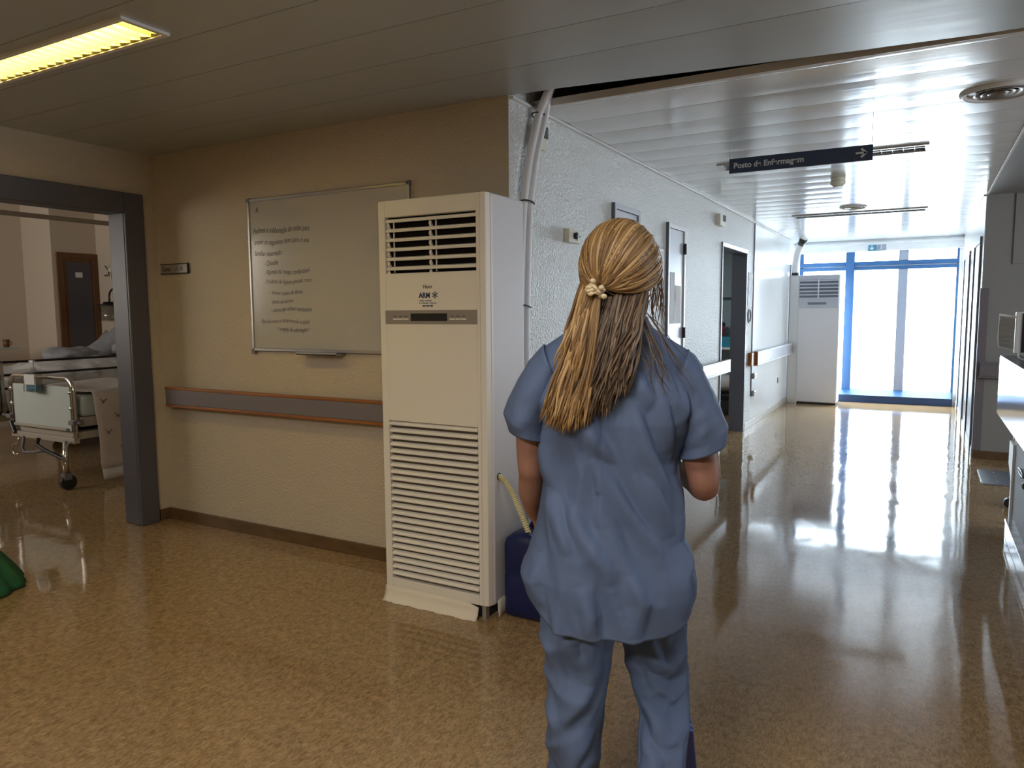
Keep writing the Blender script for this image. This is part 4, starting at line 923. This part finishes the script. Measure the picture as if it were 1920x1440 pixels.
# body: one continuous surface
bd = MB()
def ell(c, rx, ry, n=24, tilt=0):
    return [(c[0]+rx*math.cos(2*PI*k/n), c[1]+ry*math.sin(2*PI*k/n), c[2]+tilt*math.sin(2*PI*k/n)) for k in range(n)]
bd.rings([ell((-0.01, 0, z), rx, ry) for z, rx, ry in ((0.70, 0.10, 0.09), (0.76, 0.15, 0.115), (0.85, 0.155, 0.11), (1.0, 0.13, 0.095), (1.12, 0.145, 0.105), (1.22, 0.165, 0.10), (1.29, 0.16, 0.08), (1.335, 0.10, 0.065), (1.36, 0.058, 0.058), (1.40, 0.054, 0.056), (1.46, 0.052, 0.056))])
# head: yawed 33 degrees to the right
YA = math.radians(-33); hc = Vector((0.0, 0.015, 1.525)); Fd = Vector((-math.sin(YA), math.cos(YA), 0)); Rd = Vector((Fd.y, -Fd.x, 0)); Ud = Vector((0, 0, 1))
def HP(r, f, u): return hc+Rd*r+Fd*f+Ud*u
hd = []
for u, rx, rf, rb, oz in ((0.108, 0.012, 0.015, 0.02, 0), (0.100, 0.040, 0.05, 0.055, 0), (0.080, 0.060, 0.075, 0.08, 0), (0.05, 0.072, 0.088, 0.094, 0), (0.015, 0.075, 0.090, 0.098, 0), (-0.02, 0.072, 0.086, 0.092, 0), (-0.05, 0.066, 0.083, 0.075, 0), (-0.08, 0.055, 0.082, 0.045, 0.0), (-0.105, 0.042, 0.078, 0.02, 0.0), (-0.118, 0.022, 0.062, 0.0, 0.0)):
    hd.append([HP(rx*math.cos(a), (rf if math.sin(a) > 0 else rb)*math.sin(a), u) for a in [2*PI*k/28 for k in range(28)]])
bd.rings(hd)
bd.tube([HP(0, 0.084, 0.025), HP(0, 0.098, 0.0), HP(0, 0.108, -0.022), HP(0, 0.09, -0.032)], [0.008, 0.010, 0.014, 0.010], 8)     # nose
bd.tube([HP(-0.024, 0.076, -0.058), HP(0, 0.086, -0.056), HP(0.024, 0.076, -0.058)], [0.004, 0.007, 0.004], 8)      # lips
bd.tube([HP(-0.022, 0.076, -0.067), HP(0, 0.086, -0.067), HP(0.022, 0.076, -0.067)], [0.004, 0.007, 0.004], 8)
bd.ball(HP(0, 0.07, -0.10), (0.02, 0.02, 0.016), 10, 8)
for s_ in (-1, 1):
    bd.tube([HP(s_*0.073, -0.005, 0.02), HP(s_*0.082, -0.018, 0.025), HP(s_*0.083, -0.024, 0.0), HP(s_*0.074, -0.004, -0.03)], [0.006, 0.010, 0.011, 0.007], 8)
    bd.ball(HP(s_*0.032, 0.070, 0.008), (0.013, 0.013, 0.011), 10, 8)
    bd.tube([HP(s_*0.014, 0.088, 0.03), HP(s_*0.034, 0.086, 0.036), HP(s_*0.052, 0.072, 0.028)], 0.006, 6)
# arms
def arm(pts, rs): bd.tube(spline([PP(*p) for p in pts], 6), [lerp(list(enumerate(rs)), i/6) for i in range((len(rs)-1)*6+1)], 16)
AL = [(-0.150, 1.265, 0.0), (-0.195, 1.215, 0.0), (-0.224, 1.12, 0.0), (-0.227, 1.03, 0.0), (-0.224, 1.00, 0.02), (-0.226, 0.955, 0.06), (-0.221, 0.915, 0.11), (-0.214, 0.892, 0.14)]
arm(AL, [0.04, 0.046, 0.041, 0.036, 0.036, 0.036, 0.028, 0.022])
AR = [(0.125, 1.255, 0.0), (0.158, 1.205, 0.0), (0.190, 1.10, -0.005), (0.207, 1.03, -0.02), (0.212, 0.985, -0.02), (0.208, 0.985, 0.03), (0.185, 1.00, 0.12), (0.14, 1.02, 0.20), (0.115, 1.03, 0.235)]
arm(AR, [0.04, 0.05, 0.048, 0.044, 0.038, 0.040, 0.036, 0.027, 0.022])
def hand(w, fdir, palm, thumb, curl):
    w, fdir, palm, thumb = Vector(w), Vector(fdir).normalized(), Vector(palm).normalized(), Vector(thumb).normalized()
    sd = fdir.cross(palm).normalized()
    if sd.dot(thumb) < 0: sd = -sd
    bd.tube([w-fdir*0.01, w+fdir*0.03, w+fdir*0.065, w+fdir*0.088], [0.024, 0.034, 0.038, 0.034], 14, flat=0.42, fdir=palm)
    for i, (off, ln) in enumerate(((0.028, 0.068), (0.0095, 0.076), (-0.0095, 0.071), (-0.027, 0.056))):
        b = w+fdir*(0.082-abs(off)*0.15)+sd*off; p = [b-fdir*0.015, b]; d = fdir.copy(); cu = curl+0.06*i
        for q in (0.45, 0.32, 0.23):
            d = (d*math.cos(cu)+palm*math.sin(cu)).normalized() if q == 0.45 else (Matrix.Rotation(cu, 3, fdir.cross(palm)) @ d)
            p.append(p[-1]+d*ln*q)
        bd.tube(p, [0.0095, 0.0095, 0.0088, 0.0082, 0.0065], 8)
    b = w+fdir*0.022+sd*0.022
    bd.tube([b, b+(sd*0.7+fdir*0.7)*0.03, b+(sd*0.5+fdir*0.85+palm*0.3)*0.055, b+(sd*0.38+fdir+palm*0.45)*0.072], [0.013, 0.011, 0.009, 0.007], 8)
hand(PP(-0.214, 0.888, 0.145), (0.25, 0.5, -0.85), (1, -0.15, 0.15), (-0.1, 0.9, 0.4), 0.35)
hand(PP(0.112, 1.032, 0.24), (-0.85, 0.45, 0.1), (-0.3, -0.6, -0.6), (0.1, 0.5, 0.85), 0.5)
# legs
LL = [(-0.10, 0.74, 0.0), (-0.108, 0.55, 0.01), (-0.112, 0.44, 0.0), (-0.115, 0.30, -0.02), (-0.117, 0.10, -0.01)]
RLg = [(0.070, 0.74, 0.03), (0.090, 0.62, 0.15), (0.108, 0.51, 0.12), (0.115, 0.42, 0.07), (0.122, 0.34, 0.02), (0.128, 0.305, 0.0)]
arm(LL, [0.085, 0.062, 0.052, 0.05, 0.036]); arm(RLg, [0.085, 0.064, 0.052, 0.052, 0.038, 0.034])
lt = PP(-0.117, 0.10, -0.01)
bd.tube([(lt[0], lt[1], lt[2]), (lt[0]-0.005, -0.01, 0.05), (lt[0]-0.01, 0.08, 0.035), (lt[0]-0.015, 0.17, 0.03)], [0.036, 0.038, 0.036, 0.028], 12)
rt_ = Vector(PP(0.128, 0.305, 0.0)); rdir = Vector((0.06, 0.40, -0.90)).normalized()
bd.tube([rt_, rt_+rdir*0.05+Vector((0.01, -0.012, 0)), rt_+rdir*0.15, rt_+rdir*0.20], [0.034, 0.036, 0.032, 0.024], 12)
o = bd.build('body', 'skin', NR, local=True)
md = o.modifiers.new('remesh', 'REMESH'); md.mode = 'VOXEL'; md.voxel_size = 0.0055; md.use_smooth_shade = True
md = o.modifiers.new('smooth', 'SMOOTH'); md.factor = 0.5; md.iterations = 4
# shoes
def shoe(heel, d, up, name):
    heel, d, up = Vector(heel), Vector(d).normalized(), Vector(up); up = (up-d*up.dot(d)).normalized(); sd = d.cross(up)
    m = MB(); rs = []
    for s_, w, h, b in ((-0.012, 0.020, 0.055, 0.01), (0.0, 0.034, 0.068, 0.0), (0.04, 0.038, 0.068, 0), (0.09, 0.040, 0.066, 0), (0.15, 0.046, 0.058, 0), (0.20, 0.045, 0.045, 0), (0.235, 0.032, 0.032, 0.004), (0.25, 0.012, 0.018, 0.008)):
        c = heel+d*s_; ring = []
        for k in range(20):
            a = 2*PI*k/20; x, z = math.cos(a), math.sin(a)
            ring.append(c+sd*(w*x)+up*(b+h*0.5+h*0.5*(abs(z)**0.7)*(1 if z > 0 else -1)))
        rs.append(ring)
    m.rings(rs); o_ = m.build(name, 'clog', NR, local=True, smooth=True, sub=1)
    m = MB(); rs = []
    for s_, w in ((-0.014, 0.022), (0.0, 0.036), (0.06, 0.040), (0.15, 0.048), (0.21, 0.045), (0.245, 0.026), (0.254, 0.012)):
        c = heel+d*s_; rs.append([c+sd*w-up*0.014, c+sd*w+up*0.008, c-sd*w+up*0.008, c-sd*w-up*0.014])
    m.rings(rs); m.build('sole', 'clog', o_, local=True, bev=0.004)
shoe((lt[0]-0.004, -0.06, 0.016), (-0.06, 1, 0), (0, 0, 1), 'shoe')
shoe(Vector(PP(0.162, 0.335, 0.065)), Vector((0.03, 0.36, -0.93)), Vector((0, 0.93, 0.36)), 'shoe')
# trousers
def legs(name):
    m = MB()
    Lo = [(0.72, -0.205), (0.668, -0.208), (0.551, -0.191), (0.404, -0.180), (0.192, -0.183), (0.0, -0.186)]
    Li = [(0.72, -0.002), (0.62, -0.007), (0.518, -0.021), (0.384, -0.038), (0.203, -0.051), (0.0, -0.052)]
    rs = []
    for i in range(111):
        z = 0.74-(0.74-0.06)*i/110; a, b = lerp(Lo, z), lerp(Li, z); cx_, rx = (a+b)/2, (b-a)/2; ry = lerp([(0.06, 0.098), (0.45, 0.092), (0.74, 0.108)], z)
        ring = []
        for k in range(96):
            an = 2*PI*k/96; p = Vector((cx_+rx*math.cos(an), ry*math.sin(an)+0.012, z))
            f = fold(p, 3, 0.02)*(0.4 if abs(math.cos(an)) > 0.9 else 1.0)+(0.018*crease(p.x, z, TF, 0.018)*-math.sin(an) if math.sin(an) < 0 else 0)
            ring.append((p.x+math.cos(an)*f, p.y+math.sin(an)*f, p.z))
        rs.append(ring)
    m.rings(rs, (True, False))
    Ro = [(0.72, 0.172), (0.659, 0.167), (0.545, 0.172), (0.40, 0.180), (0.298, 0.178), (0.223, 0.172)]
    Ri = [(0.72, -0.002), (0.618, -0.009), (0.564, 0.019), (0.449, 0.042), (0.377, 0.058), (0.31, 0.055), (0.25, 0.053)]
    rs = []
    for i in range(101):
        s_ = i/100; z = 0.74-(0.74-0.235)*s_; y = lerp([(0.74, 0.03), (0.62, 0.13), (0.5, 0.11), (0.4, 0.05), (0.31, 0.0), (0.235, -0.02)], z)
        a, b = lerp(Ri, z), lerp(Ro, z); cx_, rx = (a+b)/2, (b-a)/2; ry = lerp([(0, 0.105), (0.5, 0.075), (0.8, 0.07), (1.0, 0.095)], s_)
        ring = []
        for k in range(96):
            an = 2*PI*k/96; u_ = cx_+rx*math.cos(an); zz = z+0.03*math.sin(an)*max(0, s_-0.6)*2.5
            zz -= 0.02*s_*math.cos(an)*(1 if s_ > 0.7 else 0)*(s_-0.7)/0.3 if s_ > 0.7 else 0
            p = Vector(PP(u_, zz, y)); p.y += ry*math.sin(an)
            f = fold(p, 5, 0.02)*(0.4 if abs(math.cos(an)) > 0.9 else 1.0)+(0.018*crease(u_, z, TF, 0.018)*-math.sin(an) if math.sin(an) < 0 else 0)
            ring.append((p.x+math.cos(an)*f, p.y+math.sin(an)*f, p.z))
        rs.append(ring)
    m.rings(rs, (True, False))
    m.build(name, 'scrub', NR, local=True, smooth=True, solid=-0.004)
# drawn-out creases of the cloth, as (x, z) lines on the back
BF= [[(0.05, 1.325), (0.1, 1.275), (0.133, 1.184), (0.154, 1.11)], [(0.083, 1.278), (0.104, 1.17), (0.126, 1.081)], [(0.037, 1.278), (0.056, 1.239), (0.089, 1.184)], [(0.004, 1.264), (0.041, 1.169), (0.064, 1.091), (0.106, 0.993), (0.137, 0.904)], [(-0.083, 1.168), (-0.056, 1.12), (-0.015, 1.059)], [(-0.058, 1.079), (-0.001, 0.983), (0.049, 0.905), (0.092, 0.839)], [(-0.117, 0.944), (-0.068, 0.868), (0.002, 0.775)], [(0.066, 1.047), (0.093, 0.965), (0.128, 0.875)], [(-0.165, 0.964), (-0.138, 0.901), (-0.11, 0.831)], [(-0.158, 1.304), (-0.186, 1.256), (-0.209, 1.208)], [(-0.138, 1.277), (-0.165, 1.215), (-0.193, 1.159)], [(-0.19, 1.125), (-0.172, 1.055), (-0.165, 0.985)], [(0.142, 1.265), (0.141, 1.184), (0.134, 1.13)], [(0.175, 0.856), (0.15, 0.771), (0.165, 0.673)], [(0.028, 0.794), (0.056, 0.724), (0.05, 0.638)], [(-0.082, 0.761), (-0.061, 0.69), (-0.067, 0.632)], [(-0.193, 0.813), (-0.208, 0.741), (-0.194, 0.683)], [(0.143, 1.021), (0.15, 0.939), (0.164, 0.856)]]
TF= [[(-0.095, 0.63), (-0.116, 0.585), (-0.102, 0.542), (-0.067, 0.552)], [(-0.067, 0.617), (-0.039, 0.597), (-0.053, 0.516), (-0.088, 0.455)], [(-0.18, 0.626), (-0.158, 0.553), (-0.137, 0.466)], [(-0.06, 0.501), (-0.095, 0.425), (-0.137, 0.362)], [(-0.173, 0.449), (-0.151, 0.361), (-0.159, 0.3)], [(-0.059, 0.353), (-0.101, 0.29), (-0.123, 0.227)], [(0.043, 0.623), (0.051, 0.537), (0.079, 0.481), (0.127, 0.462)], [(0.078, 0.611), (0.106, 0.541), (0.142, 0.536)], [(0.052, 0.479), (0.1, 0.409), (0.143, 0.339)], [(0.166, 0.587), (0.142, 0.55), (0.113, 0.498)], [(0.155, 0.428), (0.113, 0.469), (0.072, 0.517)], [(0.059, 0.377), (0.095, 0.306), (0.105, 0.232)]]
def crease(x, z, lines, w=0.019):
    best = 0.0
    for l in lines:
        n = len(l)-1
        for i, ((ax, az), (bx_, bz)) in enumerate(zip(l, l[1:])):
            dx, dz = bx_-ax, bz-az; L = dx*dx+dz*dz; t_ = ((x-ax)*dx+(z-az)*dz)/L
            t_ = min(1, max(0, t_)); ex, ez = x-ax-t_*dx, z-az-t_*dz; d2 = ex*ex+ez*ez
            u_ = (i+t_)/n; fade = math.sin(PI*(0.04+0.92*u_))**0.8
            side = (dx*ez-dz*ex) > 0
            ww = w*(0.62 if side else 1.5)          # steep on one side, soft on the other, like a drape
            best = max(best, fade*math.exp(-d2/(ww*ww)))
    return best
def ridge(v): return 1-abs(v)*2
def fold(p, seed, amp=0.011):
    q = Vector((p.x*9+p.z*4.0, p.y*5, p.z*5.5-p.x*5))
    n1 = ridge(noise.noise(q+Vector((seed, seed*2, 0)))); q2 = Vector((p.x*17-p.z*9, p.y*8, p.z*7))
    n2 = ridge(noise.noise(q2+Vector((0, seed, seed*3))))
    return amp*(n1-0.55)+amp*0.45*(n2-0.55)
legs('trousers')
# tunic
XLt = [(0.60, -0.225), (0.66, -0.232), (0.72, -0.243), (0.746, -0.250), (0.783, -0.236), (0.863, -0.214), (0.93, -0.20), (1.0, -0.188), (1.09, -0.190), (1.15, -0.208), (1.2, -0.222), (1.26, -0.226), (1.30, -0.215), (1.33, -0.188), (1.365, -0.135), (1.385, -0.085), (1.40, -0.06)]
XRt = [(0.60, 0.184), (0.66, 0.190), (0.72, 0.196), (0.752, 0.195), (0.787, 0.185), (0.856, 0.166), (0.925, 0.154), (0.994, 0.153), (1.053, 0.153), (1.1, 0.165), (1.2, 0.198), (1.24, 0.205), (1.28, 0.200), (1.31, 0.180), (1.34, 0.133), (1.375, 0.08), (1.40, 0.064)]
RYt = [(0.60, 0.165), (0.75, 0.155), (0.90, 0.135), (1.05, 0.13), (1.15, 0.13), (1.25, 0.11), (1.31, 0.088), (1.35, 0.076), (1.40, 0.06)]
def tunic():
    m = MB(); rs = []; NZ = 150; NK = 180
    for i in range(NZ+1):
        t_ = i/NZ; ring = []
        for k in range(NK):
            an = 2*PI*k/NK; cs, sn = math.cos(an), math.sin(an)
            hem = 0.628+0.075*abs(cs)**5+(0.03 if sn > 0 else 0)*abs(sn)
            z = hem+(1.40-hem)*t_; a, b = lerp(XLt, z), lerp(XRt, z)
            e = 0.86; cx_, rx = (a+b)/2, (b-a)/2; ry = lerp(RYt, z)
            x = cx_+rx*(abs(cs)**e)*(1 if cs > 0 else -1); y = 0.005+ry*(abs(sn)**e)*(1 if sn > 0 else -1)
            p = Vector((x, y, z))
            # long soft drapes: from the shoulders in towards the back, flaring to the hem
            d1 = ridge(noise.noise(Vector((x*11+z*3.6*(1 if x > -0.05 else -0.4), 1.5+y*2, z*2.2))))-0.55
            d2 = ridge(noise.noise(Vector((x*22+z*8, y*3+7, z*3.0))))-0.55
            d3 = noise.noise(Vector((x*5, y*4, z*4+3)))
            am = lerp([(0.63, 0.026), (0.8, 0.022), (1.0, 0.020), (1.2, 0.018), (1.33, 0.006), (1.40, 0.0)], z)
            f = am*(d1*0.75+d2*0.15+d3*0.5)*(1-0.55*abs(cs)**4)
            if sn < 0: f += 0.026*crease(x, z, BF)*lerp([(0, 0.4), (0.35, 1)], -sn)*lerp([(0.63, 0.8), (1.2, 1), (1.36, 0.3)], z)-0.004
            ring.append((p.x+cs*f, p.y+sn*f, p.z))
        rs.append(ring)
    m.rings(rs, (False, False))
    # sleeves
    def sleeve(rows, seed):
        rr = []
        for i in range(len(rows)-1):
            for q in range(6):
                s_ = q/6; A, B = rows[i], rows[i+1]
                rr.append([A[j]+(B[j]-A[j])*s_ for j in range(6)])
        rr.append(list(rows[-1])); out = []
        for ox, oz, ix, iz, y, ry in rr:
            o_, i_ = Vector(PP(ox, oz, y)), Vector(PP(ix, iz, y)); c = (o_+i_)/2; ax = (o_-i_)/2; ring = []
            for k in range(36):
                an = 2*PI*k/36; p = c+ax*math.cos(an)+Vector((0, 1, 0))*(ry*math.sin(an)); f = fold(p*1.3, seed, 0.009)
                ring.append(p+ax.normalized()*(math.cos(an)*f*0.5)+Vector((0, math.sin(an)*f, 0)))
            out.append(ring)
        m.rings(out, (False, False))
    # rows: outer (x,z), inner (x,z), y, half depth
    sleeve([(-0.190, 1.335, -0.150, 1.24, 0, 0.075), (-0.228, 1.292, -0.165, 1.19, 0, 0.084), (-0.252, 1.25, -0.180, 1.15, 0, 0.088), (-0.280, 1.195, -0.190, 1.125, 0, 0.088), (-0.292, 1.160, -0.190, 1.108, 0, 0.088), (-0.278, 1.118, -0.186, 1.090, 0, 0.082)], 2)
    sleeve([(0.165, 1.322, 0.12, 1.22, 0, 0.08), (0.205, 1.270, 0.135, 1.17, 0, 0.09), (0.226, 1.225, 0.145, 1.13, 0, 0.094), (0.246, 1.170, 0.150, 1.095, 0, 0.095), (0.262, 1.135, 0.152, 1.072, 0.005, 0.095), (0.257, 1.092, 0.150, 1.052, 0, 0.088)], 6)
    t_ = m.build('tunic', 'scrub', NR, local=True, smooth=True, solid=-0.004)
    # stitched shoulder seams and back yoke as raised lines
    return t_
tu = tunic()
MB().tube([(-0.062, 0.0, 1.402), (-0.045, -0.05, 1.405), (0.0, -0.066, 1.407), (0.045, -0.05, 1.405), (0.064, 0.0, 1.402), (0.04, 0.052, 1.37), (0.0, 0.075, 1.31), (-0.04, 0.052, 1.37)], 0.006, 8, loop=True).build('collar', 'scrub', tu, local=True, smooth=True)
# hair
TIE = Vector(PP(-0.064, 1.472, -0.105))
def hairlocks():
    m = MB(); rnd = random.Random(3)
    RX, RF, RU = 0.094, 0.112, 0.117
    hcen = Vector((0.0, -0.002, 1.528))
    def srf(d, k=1.0):  # direction in (right,front,up) -> point on the hair shell
        d = d.normalized(); return hcen+Rd*(d.x*RX*k)+Fd*(d.y*RF*k)+Ud*(d.z*RU*k)
    td = TIE-hcen; tdir = Vector((td.dot(Rd)/RX, td.dot(Fd)/RF, td.dot(Ud)/RU)).normalized()
    # base cap
    rs = []
    for i in range(15):
        th = PI*0.02+PI*0.66*i/14; ring = []
        for k in range(40):
            a = 2*PI*k/40; d = Vector((math.sin(th)*math.cos(a), math.sin(th)*math.sin(a), math.cos(th)))
            lim = 0.0
            ff = 1.0
            if d.y > 0.25 and d.z < 0.35: ff = 0.80
            ring.append(srf(d, 0.955*ff))
        rs.append(ring)
    m.rings(rs)
    n = 0
    for i in range(1150):
        a = rnd.uniform(-PI, PI); el = rnd.choice((rnd.uniform(0.15, 1.2), rnd.uniform(-0.15, 0.7)))
        sd = Vector((math.cos(a)*math.cos(el), math.sin(a)*math.cos(el), math.sin(el)))
        if sd.y > 0.35 and sd.z < 0.30: continue
        if sd.angle(tdir) < 0.25: continue
        om = sd.angle(tdir); pts = []; k0 = rnd.uniform(0.97, 1.02); wv = rnd.uniform(-0.03, 0.03)
        N = 14; stop = 0.985
        for q in range(N+1):
            s_ = q/N*stop; d = (sd*math.sin((1-s_)*om)+tdir*math.sin(s_*om))/math.sin(om)
            side = sd.cross(tdir).normalized(); d = d+side*(wv*math.sin(PI*s_)+0.10*math.sin(PI*s_)*(1 if sd.x > 0 else -1)*0.3)
            d += Vector((0, 0, -0.10*math.sin(PI*s_)**2))
            d = Vector((d.x, d.y, d.z))
            pts.append(srf(d, k0+0.02*math.sin(PI*s_)))
        w = rnd.uniform(0.0022, 0.0052)
        m.tube(pts, [w*(0.45+0.55*math.sin(PI*min(1, (q/N)*0.9+0.1)))*lerp([(0, 1), (0.7, 0.9), (1, 0.42)], q/N) for q in range(N+1)], 6, flat=0.4, fdir=pts[0]-hcen)
    return m.build('hair', 'hair', NR, local=True, smooth=True)
HR = hairlocks()
def locks(name, matn, starts, ends, n, seed, w0, w1, ybulge, wave=0.008):
    m = MB(); rnd = random.Random(seed)
    for i in range(n):
        s_ = rnd.random(); j = rnd.random()
        a = starts(s_, j, rnd); b = ends(s_, j, rnd); ph = rnd.uniform(0, 6.3); am = rnd.uniform(0.2, 1)*wave; fr = rnd.uniform(1.0, 2.2)
        a, b = Vector(a), Vector(b); pts = []; N = 16
        for q in range(N+1):
            u_ = q/N; p = a.lerp(b, u_)
            spread_ = math.sin(PI*min(1, u_*1.3)*0.5)
            p.x = a.x+(b.x-a.x)*(u_**0.85); p.y += -ybulge*math.sin(PI*u_)*(0.6+0.8*j)
            p.x += am*math.sin(ph+u_*fr*6.3)*u_; p.y += 0.5*am*math.cos(ph+u_*fr*6.3)*u_
            pts.append(p)
        w = rnd.uniform(w0, w1)
        m.tube(pts, [w*lerp([(0, 0.55), (0.12, 1), (0.75, 0.95), (0.93, 0.6), (1, 0.12)], q/N) for q in range(N+1)], 6, flat=0.5, fdir=(0, 1, 0))
    return m.build(name, matn, HR, local=True, smooth=True)
# tied tail on the left
locks('ponytail', 'hair', lambda s_, j, r: (TIE.x-0.012+0.026*s_, TIE.y+0.012*j, TIE.z-0.01+r.uniform(-0.01, 0.01)),
      lambda s_, j, r: PP(-0.195+0.11*s_+0.012*r.uniform(-1, 1), 1.155-0.02*math.sin(s_*3)+r.uniform(-0.03, 0.022), -0.165+0.03*j), 330, 5, 0.0018, 0.0046, 0.01, 0.007)
# hair falling from behind the left ear
locks('side_hair', 'hair', lambda s_, j, r: PP(-0.100+0.03*s_, 1.50-0.05*j, -0.03-0.05*s_),
      lambda s_, j, r: PP(-0.165+0.06*s_, 1.18+r.uniform(-0.03, 0.1), -0.15+0.02*j), 110, 8, 0.0018, 0.0042, 0.035, 0.007)
# loose hair under the tie
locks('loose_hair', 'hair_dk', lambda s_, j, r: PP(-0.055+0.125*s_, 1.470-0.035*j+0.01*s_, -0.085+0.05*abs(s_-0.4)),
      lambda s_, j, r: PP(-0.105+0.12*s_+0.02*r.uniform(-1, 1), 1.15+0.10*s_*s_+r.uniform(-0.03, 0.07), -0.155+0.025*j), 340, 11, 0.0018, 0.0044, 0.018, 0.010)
# face-side wisps on the right and stray strands on the shoulder
locks('face_wisps', 'hair', lambda s_, j, r: PP(0.080+0.018*s_, 1.56-0.05*j, 0.03+0.04*j),
      lambda s_, j, r: PP(0.075+0.035*s_, 1.36+0.09*j, 0.05+0.03*j), 18, 14, 0.0008, 0.0020, -0.008, 0.010)
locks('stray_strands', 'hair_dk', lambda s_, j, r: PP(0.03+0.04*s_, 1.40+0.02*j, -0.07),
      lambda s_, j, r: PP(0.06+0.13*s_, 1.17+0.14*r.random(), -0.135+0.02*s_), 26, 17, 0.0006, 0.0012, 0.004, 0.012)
# scrunchie
sc = MB(); tn = (Vector((-0.25, 0.1, -1))).normalized(); a1 = tn.orthogonal().normalized(); a2 = tn.cross(a1)
for lp in range(3):
    rg = []
    for k in range(26):
        a = 2*PI*k/26; rr = 0.017+0.004*math.sin(a*5+lp*2)
        rg.append(TIE+tn*(0.006*(lp-1)+0.004*math.sin(a*3+lp))+a1*(rr*math.cos(a))+a2*(rr*math.sin(a)))
    sc.tube(rg, [0.0042+0.0014*math.sin(k*1.9) for k in range(26)], 7, loop=True)
for dx, dz, dy in ((-0.004, 0.022, -0.016), (0.022, -0.014, -0.016), (0.016, 0.006, -0.02)): sc.ball(TIE+Vector((dx, dy, dz)), (0.0075, 0.006, 0.0065), 8, 6)
sc.build('hair_tie', 'scrunchie', HR, local=True, smooth=True)
for o in bpy.data.objects:
    if '_w' in o: del o['_w']
